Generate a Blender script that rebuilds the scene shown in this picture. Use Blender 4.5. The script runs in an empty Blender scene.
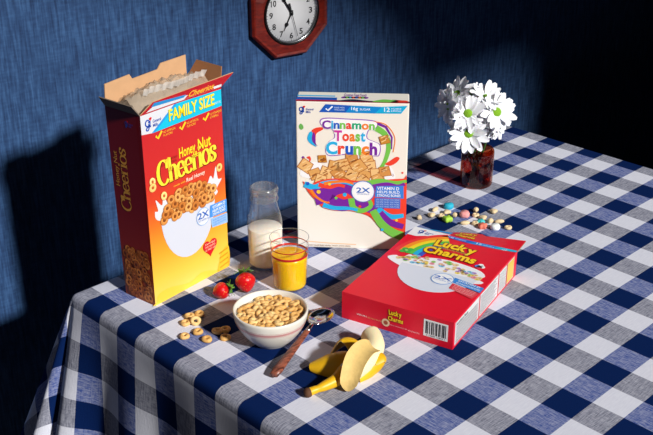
import bpy, bmesh, math, random
from mathutils import Vector, Matrix
random.seed(7)
U = 0.053                 # metres per gingham square
TZ = 0.75                 # table height in metres
FLOOR = -TZ / U
S = bpy.context.scene
COL = S.collection
PI = math.pi
R = math.radians

def T(x, y, z=0.0):
    return Vector((x * U, y * U, TZ + z * U))

# ------------------------------------------------------------------ materials
def lin(c):
    return tuple(((v / 255) / 12.92 if v / 255 <= 0.04045 else ((v / 255 + 0.055) / 1.055) ** 2.4) for v in c)

_m = {}
def mat(name, rgb, rough=0.5, metal=0.0, spec=0.5, bump=0.0, bscale=40, vary=0.0, vscale=8, coat=0.0, sss=0.0, trans=0.0, ior=1.45):
    if name in _m:
        return _m[name]
    m = bpy.data.materials.new(name)
    m.use_nodes = True
    nt = m.node_tree
    b = nt.nodes['Principled BSDF']
    c = lin(rgb)
    b.inputs['Base Color'].default_value = (*c, 1)
    b.inputs['Roughness'].default_value = rough
    b.inputs['Metallic'].default_value = metal
    b.inputs['Specular IOR Level'].default_value = spec
    b.inputs['Coat Weight'].default_value = coat
    b.inputs['IOR'].default_value = ior
    if sss:
        b.inputs['Subsurface Weight'].default_value = sss
        b.inputs['Subsurface Radius'].default_value = (0.004, 0.002, 0.001)
        b.inputs['Subsurface Scale'].default_value = 1.0
    b.inputs['Transmission Weight'].default_value = trans
    if vary or bump:
        tc = nt.nodes.new('ShaderNodeTexCoord')
        n = nt.nodes.new('ShaderNodeTexNoise')
        n.inputs['Scale'].default_value = vscale / U
        n.inputs['Detail'].default_value = 4
        nt.links.new(tc.outputs['Object'], n.inputs['Vector'])
        if vary:
            mx = nt.nodes.new('ShaderNodeMix'); mx.data_type = 'RGBA'
            mx.inputs[6].default_value = (*[v * (1 - vary) for v in c], 1)
            mx.inputs[7].default_value = (*[min(1, v * (1 + vary)) for v in c], 1)
            nt.links.new(n.outputs['Fac'], mx.inputs[0])
            nt.links.new(mx.outputs[2], b.inputs['Base Color'])
        if bump:
            n2 = nt.nodes.new('ShaderNodeTexNoise')
            n2.inputs['Scale'].default_value = bscale / U
            nt.links.new(tc.outputs['Object'], n2.inputs['Vector'])
            bp = nt.nodes.new('ShaderNodeBump')
            bp.inputs['Strength'].default_value = bump
            bp.inputs['Distance'].default_value = 0.002
            nt.links.new(n2.outputs['Fac'], bp.inputs['Height'])
            nt.links.new(bp.outputs['Normal'], b.inputs['Normal'])
    _m[name] = m
    return m

def ink(r, g, b):
    return mat('ink_%d_%d_%d' % (r, g, b), (r, g, b), rough=0.38, spec=0.35)

def glassy(name, rgb, gloss=1.0, rough=0.02, ior=1.5, haze=0.0):
    """thin glass: straight-through tinted transmission with a fresnel reflection"""
    m = bpy.data.materials.new(name); m.use_nodes = True
    nt = m.node_tree; nt.nodes.remove(nt.nodes['Principled BSDF'])
    out = nt.nodes['Material Output']
    tr = nt.nodes.new('ShaderNodeBsdfTransparent'); tr.inputs[0].default_value = (*rgb, 1)
    gl = nt.nodes.new('ShaderNodeBsdfGlossy'); gl.inputs['Roughness'].default_value = rough
    gl.inputs[0].default_value = (gloss, gloss, gloss, 1)
    lw = nt.nodes.new('ShaderNodeLayerWeight'); lw.inputs['Blend'].default_value = .5
    pw = nt.nodes.new('ShaderNodeMath'); pw.operation = 'POWER'; pw.inputs[1].default_value = 4.5; nt.links.new(lw.outputs['Facing'], pw.inputs[0])
    fr = nt.nodes.new('ShaderNodeMath'); fr.operation = 'MULTIPLY_ADD'; f0 = ((ior-1)/(ior+1))**2; fr.inputs[1].default_value = .85-f0; fr.inputs[2].default_value = f0
    nt.links.new(pw.outputs[0], fr.inputs[0])
    mx = nt.nodes.new('ShaderNodeMixShader')
    nt.links.new(fr.outputs[0], mx.inputs[0]); nt.links.new(tr.outputs[0], mx.inputs[1]); nt.links.new(gl.outputs[0], mx.inputs[2])
    last = mx.outputs[0]
    if haze:
        df = nt.nodes.new('ShaderNodeBsdfDiffuse'); df.inputs[0].default_value = (.86, .84, .8, 1)
        m2 = nt.nodes.new('ShaderNodeMixShader'); m2.inputs[0].default_value = haze
        nt.links.new(last, m2.inputs[1]); nt.links.new(df.outputs[0], m2.inputs[2]); last = m2.outputs[0]
    nt.links.new(last, out.inputs['Surface'])
    return m

def ramp_mat(name, stops, axis=1, rough=0.38, radial=None):
    """printed colour gradient over the UV of a panel"""
    m = bpy.data.materials.new(name); m.use_nodes = True
    nt = m.node_tree; b = nt.nodes['Principled BSDF']
    b.inputs['Roughness'].default_value = rough
    b.inputs['Specular IOR Level'].default_value = 0.35
    uv = nt.nodes.new('ShaderNodeUVMap'); uv.uv_map = 'UVMap'
    sp = nt.nodes.new('ShaderNodeSeparateXYZ')
    nt.links.new(uv.outputs[0], sp.inputs[0])
    cr = nt.nodes.new('ShaderNodeValToRGB')
    e = cr.color_ramp.elements
    while len(e) > 1: e.remove(e[-1])
    e[0].position = stops[0][0]; e[0].color = (*lin(stops[0][1]), 1)
    for p, c in stops[1:]:
        q = e.new(p); q.color = (*lin(c), 1)
    nt.links.new(sp.outputs[axis], cr.inputs[0])
    nt.links.new(cr.outputs[0], b.inputs['Base Color'])
    return m

# ------------------------------------------------------------------ mesh builder (table units)
class MB:
    def __init__(s):
        s.v = []; s.f = []; s.m = []; s.sm = []; s.uv = {}
    def add(s, vs, fs, m=0, smooth=False, uvs=None):
        o = len(s.v); s.v += [tuple(p) for p in vs]
        for k, f in enumerate(fs):
            if uvs: s.uv[len(s.f)] = [uvs[i] for i in f]
            s.f.append([i + o for i in f]); s.m.append(m); s.sm.append(smooth)
    def box(s, x0, y0, z0, x1, y1, z1, m=0):
        s.add([(x0,y0,z0),(x1,y0,z0),(x1,y1,z0),(x0,y1,z0),(x0,y0,z1),(x1,y0,z1),(x1,y1,z1),(x0,y1,z1)],
              [(0,3,2,1),(4,5,6,7),(0,1,5,4),(1,2,6,5),(2,3,7,6),(3,0,4,7)], m)
    def prism(s, pts, d, m=0):
        """polygon of 3-D points extruded by vector d (closed)"""
        n = len(pts); q = [Vector(p) for p in pts]; d = Vector(d)
        s.add(q + [p + d for p in q], [tuple(range(n))[::-1], tuple(range(n, 2*n))] + [(i, (i+1) % n, n+(i+1) % n, n+i) for i in range(n)], m)
    def lathe(s, prof, n=48, m=0, smooth=True, c=(0,0,0)):
        vs = []; fs = []
        for r, z in prof:
            for k in range(n):
                a = 2*PI*k/n; vs.append((c[0]+r*math.cos(a), c[1]+r*math.sin(a), c[2]+z))
        for i in range(len(prof)-1):
            for k in range(n):
                k2 = (k+1) % n
                fs.append((i*n+k, i*n+k2, (i+1)*n+k2, (i+1)*n+k))
        s.add(vs, fs, m, smooth)
    def tube(s, pts, rad, n=12, m=0, cap=True, flat=1.0, up=(0,0,1)):
        pts = [Vector(p) for p in pts]; N = len(pts)
        if not hasattr(rad, '__len__'): rad = [rad]*N
        vs = []; fs = []
        upv = Vector(up); prev = None
        for i in range(N):
            t = (pts[min(i+1, N-1)] - pts[max(i-1, 0)]).normalized()
            if prev is None:
                a = t.cross(upv)
                if a.length < 1e-3: a = t.cross(Vector((1, 0, 0)))
                a.normalize()
            else:
                a = (prev - t*prev.dot(t)).normalized()
            prev = a; b = a.cross(t).normalized()
            for k in range(n):
                an = 2*PI*k/n
                vs.append(pts[i] + a*math.cos(an)*rad[i] + b*math.sin(an)*rad[i]*flat)
        for i in range(N-1):
            for k in range(n):
                k2 = (k+1) % n
                fs.append((i*n+k, i*n+k2, (i+1)*n+k2, (i+1)*n+k))
        if cap:
            fs.append(tuple(range(n))[::-1]); fs.append(tuple(range((N-1)*n, N*n)))
        s.add(vs, fs, m, True)
    def ball(s, c, r, nu=16, nv=10, m=0, fn=None):
        vs = []; fs = []
        for i in range(nv+1):
            th = PI*i/nv
            for k in range(nu):
                ph = 2*PI*k/nu
                p = Vector((math.sin(th)*math.cos(ph), math.sin(th)*math.sin(ph), math.cos(th)))
                q = Vector((p.x*r[0], p.y*r[1], p.z*r[2]))
                if fn: q = fn(p, q)
                vs.append(q + Vector(c))
        for i in range(nv):
            for k in range(nu):
                k2 = (k+1) % nu
                fs.append((i*nu+k, (i+1)*nu+k, (i+1)*nu+k2, i*nu+k2))
        s.add(vs, fs, m, True)
    def torus(s, R0, r0, nu=18, nv=8, m=0, wob=0.0, squash=1.0, c=(0,0,0)):
        vs = []; fs = []; ph0 = random.random()*6
        for i in range(nu):
            a = 2*PI*i/nu
            rr = r0*(1 + wob*math.sin(3*a+ph0)); RR = R0*(1 + wob*0.6*math.sin(2*a+ph0*2))
            for j in range(nv):
                b = 2*PI*j/nv
                vs.append((c[0]+(RR+rr*math.cos(b))*math.cos(a), c[1]+(RR+rr*math.cos(b))*math.sin(a), c[2]+rr*math.sin(b)*squash))
        for i in range(nu):
            for j in range(nv):
                fs.append((i*nv+j, ((i+1)%nu)*nv+j, ((i+1)%nu)*nv+(j+1)%nv, i*nv+(j+1)%nv))
        s.add(vs, fs, m, True)
    def build(s, name, mats, parent=None, scale=U):
        me = bpy.data.meshes.new(name)
        me.from_pydata([(p[0]*scale, p[1]*scale, p[2]*scale) for p in s.v], [], s.f)
        if not isinstance(mats, (list, tuple)): mats = [mats]
        for k in mats: me.materials.append(k)
        me.polygons.foreach_set('material_index', s.m)
        me.polygons.foreach_set('use_smooth', s.sm)
        if s.uv:
            l = me.uv_layers.new(name='UVMap')
            for p in me.polygons:
                u = s.uv.get(p.index)
                if u:
                    for li, q in zip(p.loop_indices, u): l.data[li].uv = q
        me.update()
        o = bpy.data.objects.new(name, me); COL.objects.link(o)
        if parent: o.parent = parent
        return o

def fix_normals(o):
    bm = bmesh.new(); bm.from_mesh(o.data)
    bmesh.ops.remove_doubles(bm, verts=bm.verts, dist=1e-6)
    bmesh.ops.recalc_face_normals(bm, faces=bm.faces)
    bm.to_mesh(o.data); bm.free()
    return o

def tag(o, label, cat, group=None):
    o['label'] = label; o['category'] = cat
    if group: o['group'] = group
    return o
def thing(name, label, cat, loc, rz=0.0, group=None):
    o = bpy.data.objects.new(name, None); COL.objects.link(o)
    o.empty_display_size = 0.02
    o.location = loc; o.rotation_euler = (0, 0, rz)
    return tag(o, label, cat, group)
def struct(o):
    o['kind'] = 'structure'; return o
def copy_tree(o, parent=None):
    c = o.copy(); COL.objects.link(c)
    if parent: c.parent = parent
    for ch in o.children: copy_tree(ch, c)
    return c

# ------------------------------------------------------------------ lettering
_tc = {}
def glyphs(body, offset=0.0, shear=0.0, space=1.0):
    key = (body, offset, shear, space)
    if key in _tc: return _tc[key]
    cu = bpy.data.curves.new('t', 'FONT'); cu.body = body; cu.size = 1; cu.offset = offset; cu.shear = shear
    cu.space_character = space; cu.resolution_u = 3; cu.fill_mode = 'FRONT'
    o = bpy.data.objects.new('t', cu); COL.objects.link(o)
    dg = bpy.context.evaluated_depsgraph_get(); dg.update()
    me = o.evaluated_get(dg).to_mesh()
    vs = [(v.co.x, v.co.y) for v in me.vertices]; fs = [tuple(p.vertices) for p in me.polygons]
    o.evaluated_get(dg).to_mesh_clear()
    bpy.data.objects.remove(o); bpy.data.curves.remove(cu)
    _tc[key] = (vs, fs)
    return vs, fs

LAYER = 0.0035
class Print:
    """flat artwork on a panel; u,v run 0..1 over ex, ey"""
    def __init__(s, O, ex, ey, lift=0.004):
        s.O = Vector(O); s.ex = Vector(ex); s.ey = Vector(ey)
        s.W = s.ex.length; s.H = s.ey.length
        s.n = s.ex.cross(s.ey).normalized(); s.mb = MB(); s.mats = []; s.lift = lift
    def mi(s, m):
        if isinstance(m, tuple): m = ink(*m)
        if m not in s.mats: s.mats.append(m)
        return s.mats.index(m)
    def P(s, u, v, l):
        return s.O + s.ex*u + s.ey*v + s.n*(s.lift + LAYER*l)
    def poly(s, pts, m, l=1):
        s.mb.add([s.P(u, v, l) for u, v in pts], [tuple(range(len(pts)))], s.mi(m), False, [tuple(p) for p in pts])
    def rect(s, u0, v0, u1, v1, m, l=1):
        s.poly([(u0,v0),(u1,v0),(u1,v1),(u0,v1)], m, l)
    def disc(s, u, v, r, m, l=1, n=24, a0=0, a1=2*PI, sy=1.0):
        s.poly([(u + r/s.W*math.cos(a0+(a1-a0)*k/n), v + sy*r/s.H*math.sin(a0+(a1-a0)*k/n)) for k in range(n if a1-a0 > 6.2 else n+1)], m, l)
    def ring(s, u, v, r0, r1, m, l=1, n=14, sx=1.0, rot=0.0, a0=0, a1=2*PI):
        pts = []; fs = []
        full = a1-a0 > 6.2
        for k in range(n if full else n+1):
            a = a0+(a1-a0)*k/n
            for r in (r0, r1):
                x, y = r*sx*math.cos(a), r*math.sin(a)
                x, y = x*math.cos(rot)-y*math.sin(rot), x*math.sin(rot)+y*math.cos(rot)
                pts.append(s.P(u+x/s.W, v+y/s.H, l))
        N = len(pts)//2
        for k in range(n):
            k2 = (k+1) % N
            fs.append((2*k, 2*k+1, 2*k2+1, 2*k2))
        s.mb.add(pts, fs, s.mi(m))
    def stroke(s, path, w, m, l=1, closed=False, w1=None):
        """path in u,v; w full width in units (w1: width at the far end)"""
        q = [Vector((u*s.W, v*s.H)) for u, v in path]; N = len(q); L = []; Rr = []
        for i in range(N):
            t = q[min(i+1, N-1)]-q[max(i-1, 0)]
            if t.length < 1e-9: t = Vector((1, 0))
            t.normalize(); nn = Vector((-t.y, t.x))
            ww = w if w1 is None else w+(w1-w)*i/(N-1)
            if callable(w): ww = w(t, i/(N-1))
            L.append(q[i]+nn*ww/2); Rr.append(q[i]-nn*ww/2)
        pts = [s.P(p.x/s.W, p.y/s.H, l) for p in L+Rr]
        s.mb.add(pts, [(i, N+i, N+i+1, i+1) for i in range(N-1)], s.mi(m))
    def text(s, body, u0, v0, u1, v1, m, l=2, offset=0.0, shear=0.0, rot=0.0, fith=True, space=1.0):
        """fits lettering into the box; rot in degrees about the box centre (box measured before turning)"""
        vs, fs = glyphs(body, offset, shear, space)
        if not vs: return
        x0 = min(p[0] for p in vs); x1 = max(p[0] for p in vs); y0 = min(p[1] for p in vs); y1 = max(p[1] for p in vs)
        cu, cv = (u0+u1)/2*s.W, (v0+v1)/2*s.H
        bw, bh = (u1-u0)*s.W, (v1-v0)*s.H
        kx = bw/(x1-x0); ky = bh/(y1-y0)
        if not fith: kx = ky = min(kx, ky)
        c, sn = math.cos(R(rot)), math.sin(R(rot))
        pts = []
        for x, y in vs:
            a = (x-(x0+x1)/2)*kx; b = (y-(y0+y1)/2)*ky
            pts.append(s.P((cu+a*c-b*sn)/s.W, (cv+a*sn+b*c)/s.H, l))
        s.mb.add(pts, fs, s.mi(m))
    def blob(s, pts, m, l=1, sub=6):
        """closed smooth outline through the points"""
        n = len(pts); out = []
        for i in range(n):
            p0, p1, p2, p3 = (Vector(pts[(i+k-1) % n]) for k in range(4))
            for j in range(sub):
                t = j/sub
                out.append(0.5*((2*p1)+(p2-p0)*t+(2*p0-5*p1+4*p2-p3)*t*t+(3*p1-p0-3*p2+p3)*t**3))
        s.poly([(p.x, p.y) for p in out], m, l)
    def build(s, name, parent):
        return s.mb.build(name, s.mats, parent)

def curve(pts, sub=6):
    out = []; n = len(pts)
    for i in range(n-1):
        p0 = Vector(pts[max(i-1, 0)]); p1 = Vector(pts[i]); p2 = Vector(pts[i+1]); p3 = Vector(pts[min(i+2, n-1)])
        for j in range(sub):
            t = j/sub
            out.append(0.5*((2*p1)+(p2-p0)*t+(2*p0-5*p1+4*p2-p3)*t*t+(3*p1-p0-3*p2+p3)*t**3))
    out.append(Vector(pts[-1]))
    return out

# serif letters drawn with a broad nib: thick uprights, thin cross strokes
def arc(cx, cy, rx, ry, a0, a1, n=14):
    return [(cx+rx*math.cos(R(a0+(a1-a0)*k/n)), cy+ry*math.sin(R(a0+(a1-a0)*k/n))) for k in range(n+1)]
SERIF = {
 'C': (0.72, [arc(.38, .5, .34, .5, 48, 318), [(.64, .62), (.66, .98)]]),
 'h': (0.60, [[(.12, 0), (.12, 1.0)], [(.12, .42)] + arc(.30, .40, .17, .24, 150, 0, 9) + [(.47, 0)], [(.0, .01), (.24, .01)], [(.36, .01), (.58, .01)], [(.02, .98), (.12, 1.0)]]),
 'e': (0.52, [arc(.25, .31, .22, .31, 5, 325), [(.05, .34), (.46, .34)]]),
 'r': (0.44, [[(.12, 0), (.12, .62)], arc(.28, .42, .16, .2, 160, 50, 7), [(.0, .01), (.25, .01)], [(.02, .6), (.12, .62)]]),
 'i': (0.28, [[(.13, 0), (.13, .62)], [(.0, .01), (.26, .01)], [(.02, .6), (.13, .62)], [(.13, .76), (.13, .88)]]),
 'o': (0.56, [arc(.26, .31, .23, .31, 0, 360, 18)]),
 's': (0.44, [[(.36, .42), (.36, .56), (.22, .62), (.09, .55), (.08, .44), (.2, .34), (.32, .24), (.34, .1), (.2, 0), (.07, .05), (.05, .2)]]),
}
def serif_word(pr, word, u0, v0, width, height, m, l, rot=0.0, fat=0.17, thin=0.055, adv=0.95):
    tot = sum(SERIF[c][0]*adv for c in word); x = 0.0
    kx = width/tot
    c0, s0 = math.cos(R(rot)), math.sin(R(rot))
    for c in word:
        w, strokes = SERIF[c]
        for st in strokes:
            st2 = [tuple(p) for p in (curve(st, 3) if c == 's' else st)]
            path = []
            for px, py in st2:
                a = (x+px)*kx; b = py*height
                path.append((u0+(a*c0-b*s0)/pr.W, v0+(a*s0+b*c0)/pr.H))
            if len(path) == 2 or c != 'x':
                up = Vector((-s0, c0))
                pr.stroke(path, lambda t, f: (thin+(fat-thin)*abs(t.dot(up))**1.3)*height, m, l)
        x += w*adv

def mills_logo(pr, u, v, h, l=3):
    """blue script initial with a little red heart and two lines of small type"""
    k = lambda x, y: (u + x*h/pr.W, v + y*h/pr.H)
    blue = (20, 70, 170)
    pr.stroke([k(*p) for p in arc(.28, .62, .22, .26, 40, 300, 12)], .12*h, blue, l)
    pr.stroke([k(*p) for p in curve([(.38, .55), (.42, .25), (.3, .02), (.12, .08), (.2, .25), (.5, .38)], 4)], .11*h, blue, l)
    pr.stroke([k(*p) for p in curve([(.38, .62), (.55, .75), (.52, .3), (.62, .35)], 4)], .12*h, blue, l)
    a = k(.55, .95); pr.disc(a[0], a[1], .09*h, (225, 30, 45), l); b = k(.67, .97); pr.disc(b[0], b[1], .09*h, (225, 30, 45), l)
    pr.poly([k(.47, .92), k(.61, .75), k(.75, .94)], (225, 30, 45), l)
    pr.text('General', *k(.85, .5), *k(1.75, .78), blue, l, 0.01)
    pr.text('Mills', *k(.85, .15), *k(1.4, .42), blue, l, 0.01)

def cereal_heap(pr, spots, r, l0, cols, hole):
    for i, (u, v) in enumerate(spots):
        c = cols[i % len(cols)]
        a = random.random()*3
        l = l0 + (i % 4)*0.9
        sx = random.uniform(.75, 1)
        pr.ring(u, v, 0, r*1.06, hole, l, 14, sx, a)
        pr.ring(u, v, r*.38, r, c, l+.4, 14, sx, a)
        pr.ring(u+.1*r/pr.W, v+.12*r/pr.H, r*.55, r*.8, tuple(min(255, int(x*1.12)) for x in c), l+.7, 14, sx, a)

# ------------------------------------------------------------------ setting
D_LIGHT = Vector((0.015, 1.0, -0.60))
WTH = R(11)
WQ = Vector((-4.5, 18.2, 0))

def wallpaper():
    m = bpy.data.materials.new('blue_grasscloth'); m.use_nodes = True
    nt = m.node_tree; b = nt.nodes['Principled BSDF']; L = nt.links
    b.inputs['Roughness'].default_value = 0.75; b.inputs['Specular IOR Level'].default_value = 0.25
    tc = nt.nodes.new('ShaderNodeTexCoord')
    def noise(sx, sz, sc, det=3):
        mp = nt.nodes.new('ShaderNodeMapping'); mp.inputs['Scale'].default_value = (sx, 1, sz)
        n = nt.nodes.new('ShaderNodeTexNoise'); n.inputs['Scale'].default_value = sc; n.inputs['Detail'].default_value = det
        L.new(tc.outputs['Object'], mp.inputs[0]); L.new(mp.outputs[0], n.inputs['Vector']); return n.outputs['Fac']
    f1 = noise(1, .07, 260, 4); f2 = noise(1, .16, 100, 3); f3 = noise(.3, 1.2, 150, 2)
    def mth(op, a, bb):
        n = nt.nodes.new('ShaderNodeMath'); n.operation = op
        for i, x in enumerate((a, bb)):
            if isinstance(x, (int, float)): n.inputs[i].default_value = x
            else: L.new(x, n.inputs[i])
        return n.outputs[0]
    s = mth('ADD', mth('MULTIPLY', f1, .50), mth('ADD', mth('MULTIPLY', f2, .32), mth('MULTIPLY', f3, .20)))
    cr = nt.nodes.new('ShaderNodeValToRGB'); e = cr.color_ramp.elements
    e[0].position = .38; e[0].color = (.009, .027, .081, 1)
    e[1].position = .64; e[1].color = (.038, .098, .228, 1)
    q = e.new(.5); q.color = (.018, .052, .138, 1)
    L.new(s, cr.inputs[0]); L.new(cr.outputs[0], b.inputs['Base Color'])
    bp = nt.nodes.new('ShaderNodeBump'); bp.inputs['Strength'].default_value = .5; bp.inputs['Distance'].default_value = .002
    L.new(s, bp.inputs['Height']); L.new(bp.outputs[0], b.inputs['Normal'])
    return m

w = MB(); w.box(-45, 0, FLOOR, 60, 2, 60)
wb = w.build('wall_back', wallpaper()); struct(wb)
wb.location = T(WQ.x, WQ.y, 0); wb.rotation_euler = (0, 0, -WTH)

w = MB(); w.box(-80, -60, FLOOR-1, 80, 45, FLOOR)
fl = struct(w.build('floor', mat('dark_floor', (22, 19, 18), .6, vary=.3, vscale=.3))); fl.location = T(0, 0, 0)

YF = -40.0  # added unseen blocker, its opening shaped so sunlight fades across the back wall
w = MB(); th = 1.0
def wp(pts): w.prism([(x, YF, z) for x, z in pts], (0, -th, 0))
wp([(-80, FLOOR), (-20, FLOOR), (-20, 75), (-80, 75)])
wp([(17.5, FLOOR), (90, FLOOR), (90, 75), (17.5, 75)])
wp([(-20, FLOOR), (17.5, FLOOR), (17.5, 10), (-20, 10)])
wp([(-20, 52), (-7.5, 47), (5.2, 40.6), (9.5, 36.4), (10.7, 33.4), (17.5, 33.4), (17.5, 75), (-20, 75)])
wf = struct(w.build('sun_blocker', mat('blocker_dark', (26, 25, 26), .9))); wf.location = T(0, 0, 0); fix_normals(wf)

# ------------------------------------------------------------------ gingham cloth
def gingham():
    m = bpy.data.materials.new('gingham_cloth'); m.use_nodes = True
    nt = m.node_tree; b = nt.nodes['Principled BSDF']; L = nt.links
    b.inputs['Roughness'].default_value = .9; b.inputs['Specular IOR Level'].default_value = .04
    uv = nt.nodes.new('ShaderNodeUVMap'); uv.uv_map = 'UVMap'
    sp = nt.nodes.new('ShaderNodeSeparateXYZ'); L.new(uv.outputs[0], sp.inputs[0])
    def mth(op, a, bb=0.0):
        n = nt.nodes.new('ShaderNodeMath'); n.operation = op
        for i, x in enumerate((a, bb)):
            if isinstance(x, (int, float)): n.inputs[i].default_value = x
            else: L.new(x, n.inputs[i])
        return n.outputs[0]
    def stripes(v):
        fm = mth('FLOORED_MODULO', v, 2.0)
        return mth('LESS_THAN', fm, 1.0)
    mx = stripes(sp.outputs[0]); my = stripes(mth('MULTIPLY', sp.outputs[1], -1/.9335))
    def noise(sx, sy, sc, det=3):
        mp = nt.nodes.new('ShaderNodeMapping'); mp.inputs['Scale'].default_value = (sx, sy, 1)
        n = nt.nodes.new('ShaderNodeTexNoise'); n.inputs['Scale'].default_value = sc; n.inputs['Detail'].default_value = det
        n.inputs['Roughness'].default_value = .7
        L.new(uv.outputs[0], mp.inputs[0]); L.new(mp.outputs[0], n.inputs['Vector']); return n.outputs['Fac']
    na = noise(1, .14, 26); nb = noise(.12, 1, 26); nc = noise(1, 1, 40, 2)
    def contr(x, g, o):   # (x-.5)*g+o clamped
        n = nt.nodes.new('ShaderNodeMath'); n.operation = 'MULTIPLY_ADD'; n.use_clamp = True
        L.new(x, n.inputs[0]); n.inputs[1].default_value = g; n.inputs[2].default_value = o-.5*g
        return n.outputs[0]
    def mix(f, a, c):
        n = nt.nodes.new('ShaderNodeMix'); n.data_type = 'RGBA'
        if isinstance(f, (int, float)): n.inputs[0].default_value = f
        else: L.new(f, n.inputs[0])
        for i, x in ((6, a), (7, c)):
            if isinstance(x, tuple): n.inputs[i].default_value = (*x, 1)
            else: L.new(x, n.inputs[i])
        return n.outputs[2]
    W0 = (.66, .67, .78); W1 = (.78, .79, .88)
    white = mix(contr(nb, 2.0, .5), W0, W1)
    grey = mix(contr(mth('MULTIPLY_ADD', nb, .0) if False else mth('ADD', mth('MULTIPLY', nb, .65), mth('MULTIPLY', na, .35)), 2.0, .64), white, (.06, .066, .12))
    blue = mix(contr(mth('ADD', mth('MULTIPLY', na, .65), mth('MULTIPLY', nb, .35)), 1.9, .80), white, (.035, .075, .30))
    navy = mix(contr(nc, 2.0, .5), (.0015, .011, .068), (.004, .019, .10))
    c0 = mix(mx, white, grey); c1 = mix(mx, blue, navy)
    L.new(mix(my, c0, c1), b.inputs['Base Color'])
    bp = nt.nodes.new('ShaderNodeBump'); bp.inputs['Strength'].default_value = .35; bp.inputs['Distance'].default_value = .0012
    L.new(mth('ADD', na, nb), bp.inputs['Height']); L.new(bp.outputs[0], b.inputs['Normal'])
    return m

X0, X1, Y0, Y1 = -7.75, 14.9, -10.0, 12.05
def cloth():
    mb = MB()
    per = []      # (base point, normal, fold weight, corner flag)
    rc = {0: .22, 1: .22, 2: .9, 3: .22}
    def side(a, b, nrm, key, n):
        for k in range(n):
            t = k/n
            per.append((a+(b-a)*t, nrm, key, t))
    def corner(c, r, a0, key, n=26):
        for k in range(n):
            a = R(a0+90*k/n); per.append((c, Vector((math.cos(a), math.sin(a))), key, k/n, r))
    # counter-clockwise from the front-left corner
    A = Vector((X0, Y0)); B = Vector((X1, Y0)); C = Vector((X1, Y1)); D = Vector((X0, Y1))
    seq = []
    def V2(x, y): return Vector((x, y))
    rl, rr = .25, .8
    def addside(a, b, nrm, name, n): seq.extend([('s', a+(b-a)*(k/n), nrm, name, k/n, 0) for k in range(n)])
    def addcor(c, r, a0, name, n=28): seq.extend([('c', c, V2(math.cos(R(a0+90*k/n)), math.sin(R(a0+90*k/n))), name, k/n, r) for k in range(n)])
    addside(V2(X0+rl, Y0), V2(X1-rl, Y0), V2(0, -1), 'front', 40); addcor(V2(X1-rl, Y0+rl), rl, -90, 'fr')
    addside(V2(X1, Y0+rl), V2(X1, Y1-rr), V2(1, 0), 'right', 40); addcor(V2(X1-rr, Y1-rr), rr, 0, 'br')
    addside(V2(X1-rr, Y1), V2(X0+rl, Y1), V2(0, 1), 'back', 60); addcor(V2(X0+rl, Y1-rl), rl, 90, 'bl', 40)
    addside(V2(X0, Y1-rl), V2(X0, Y0+rl), V2(-1, 0), 'left', 110); addcor(V2(X0+rl, Y0+rl), rl, 180, 'fl')
    prof = [(-.24, 0), (-.19, .012), (-.12, .045), (-.05, .1), (-.01, .18), (.01, .3)] + [(.01, .3+.34*k) for k in range(1, 25)]
    arcl = [0.0]
    for i in range(1, len(prof)):
        arcl.append(arcl[-1]+math.hypot(prof[i][0]-prof[i-1][0], prof[i][1]-prof[i-1][1]))
    n = len(seq); vs = []; uvs = []
    for j, (out, dn) in enumerate(prof):
        for kind, p, nr, name, t, r in seq:
            base = p + nr*r
            dd = max(0, dn-.2)
            if kind == 's':
                L = 22.0
                if name == 'left':
                    y = base.y; near = math.exp(-max(0, Y1-y)/2.2)
                    f = .05*dd*(.35+near*1.6)*(1+math.sin((Y1-y)*2.1+.4+.06*dd)) + near*dd*.10
                    f += .015*dd*math.sin(y*.8)
                else:
                    q = t*L; near = math.exp(-min(t, 1-t)*L/2.2)
                    f = .012*dd*(.6+near)*(1+math.sin(q*1.7)) + near*dd*.02
            else:
                kk = 1 if name == 'bl' else .25
                f = dd*kk*(.20+.20*math.sin(PI*t)**2) + .05*kk*dd*math.sin(t*3*2*PI)
            pos = base + nr*(out+f)
            vs.append((pos.x, pos.y, -dn))
            uu = base + nr*(-.24+arcl[j]) if kind == 's' else base + nr*(-.24+arcl[j])
            uvs.append((uu.x, uu.y))
    fs = []
    for j in range(len(prof)-1):
        for k in range(n):
            k2 = (k+1) % n
            fs.append((j*n+k, (j+1)*n+k, (j+1)*n+k2, j*n+k2))
    mb.add(vs, fs, 0, True, uvs)
    cx, cy = (X0+X1)/2, (Y0+Y1)/2
    inn = [(cx+(vs[k][0]-cx)*.8, cy+(vs[k][1]-cy)*.8, 0.0) for k in range(n)]
    allv = [vs[k] for k in range(n)]+inn+[(cx, cy, 0.0)]
    mb.add(allv, [(k, (k+1) % n, n+(k+1) % n, n+k) for k in range(n)]+[(n+k, n+(k+1) % n, 2*n) for k in range(n)], 0, True, [(p[0], p[1]) for p in allv])
    o = mb.build('tablecloth', gingham())
    o.location = T(0, 0, 0)
    fix = bmesh.new(); fix.from_mesh(o.data)
    bmesh.ops.remove_doubles(fix, verts=fix.verts, dist=1e-6); fix.to_mesh(o.data); fix.free()
    return tag(o, 'blue and white checked linen tablecloth draped over the table', 'tablecloth')
cloth()
tb = thing('dining_table', 'table hidden beneath the blue and white checked tablecloth', 'table', T((X0+X1)/2, (Y0+Y1)/2, FLOOR))
woodd = mat('table_wood', (70, 45, 28), .5, vary=.3, vscale=.5)
hx, hy = (X1-X0)/2-.15, (Y1-Y0)/2-.15
w = MB(); w.box(-hx, -hy, -FLOOR-.75, hx, hy, -FLOOR-.06); 
w.build('table_top', woodd, tb)
for sx in (-1, 1):
    for sy in (-1, 1):
        w = MB(); cx, cy = sx*(hx-1.2), sy*(hy-1.2); w.box(cx-.6, cy-.6, 0, cx+.6, cy+.6, -FLOOR-.75); w.build('leg', woodd, tb)

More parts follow.
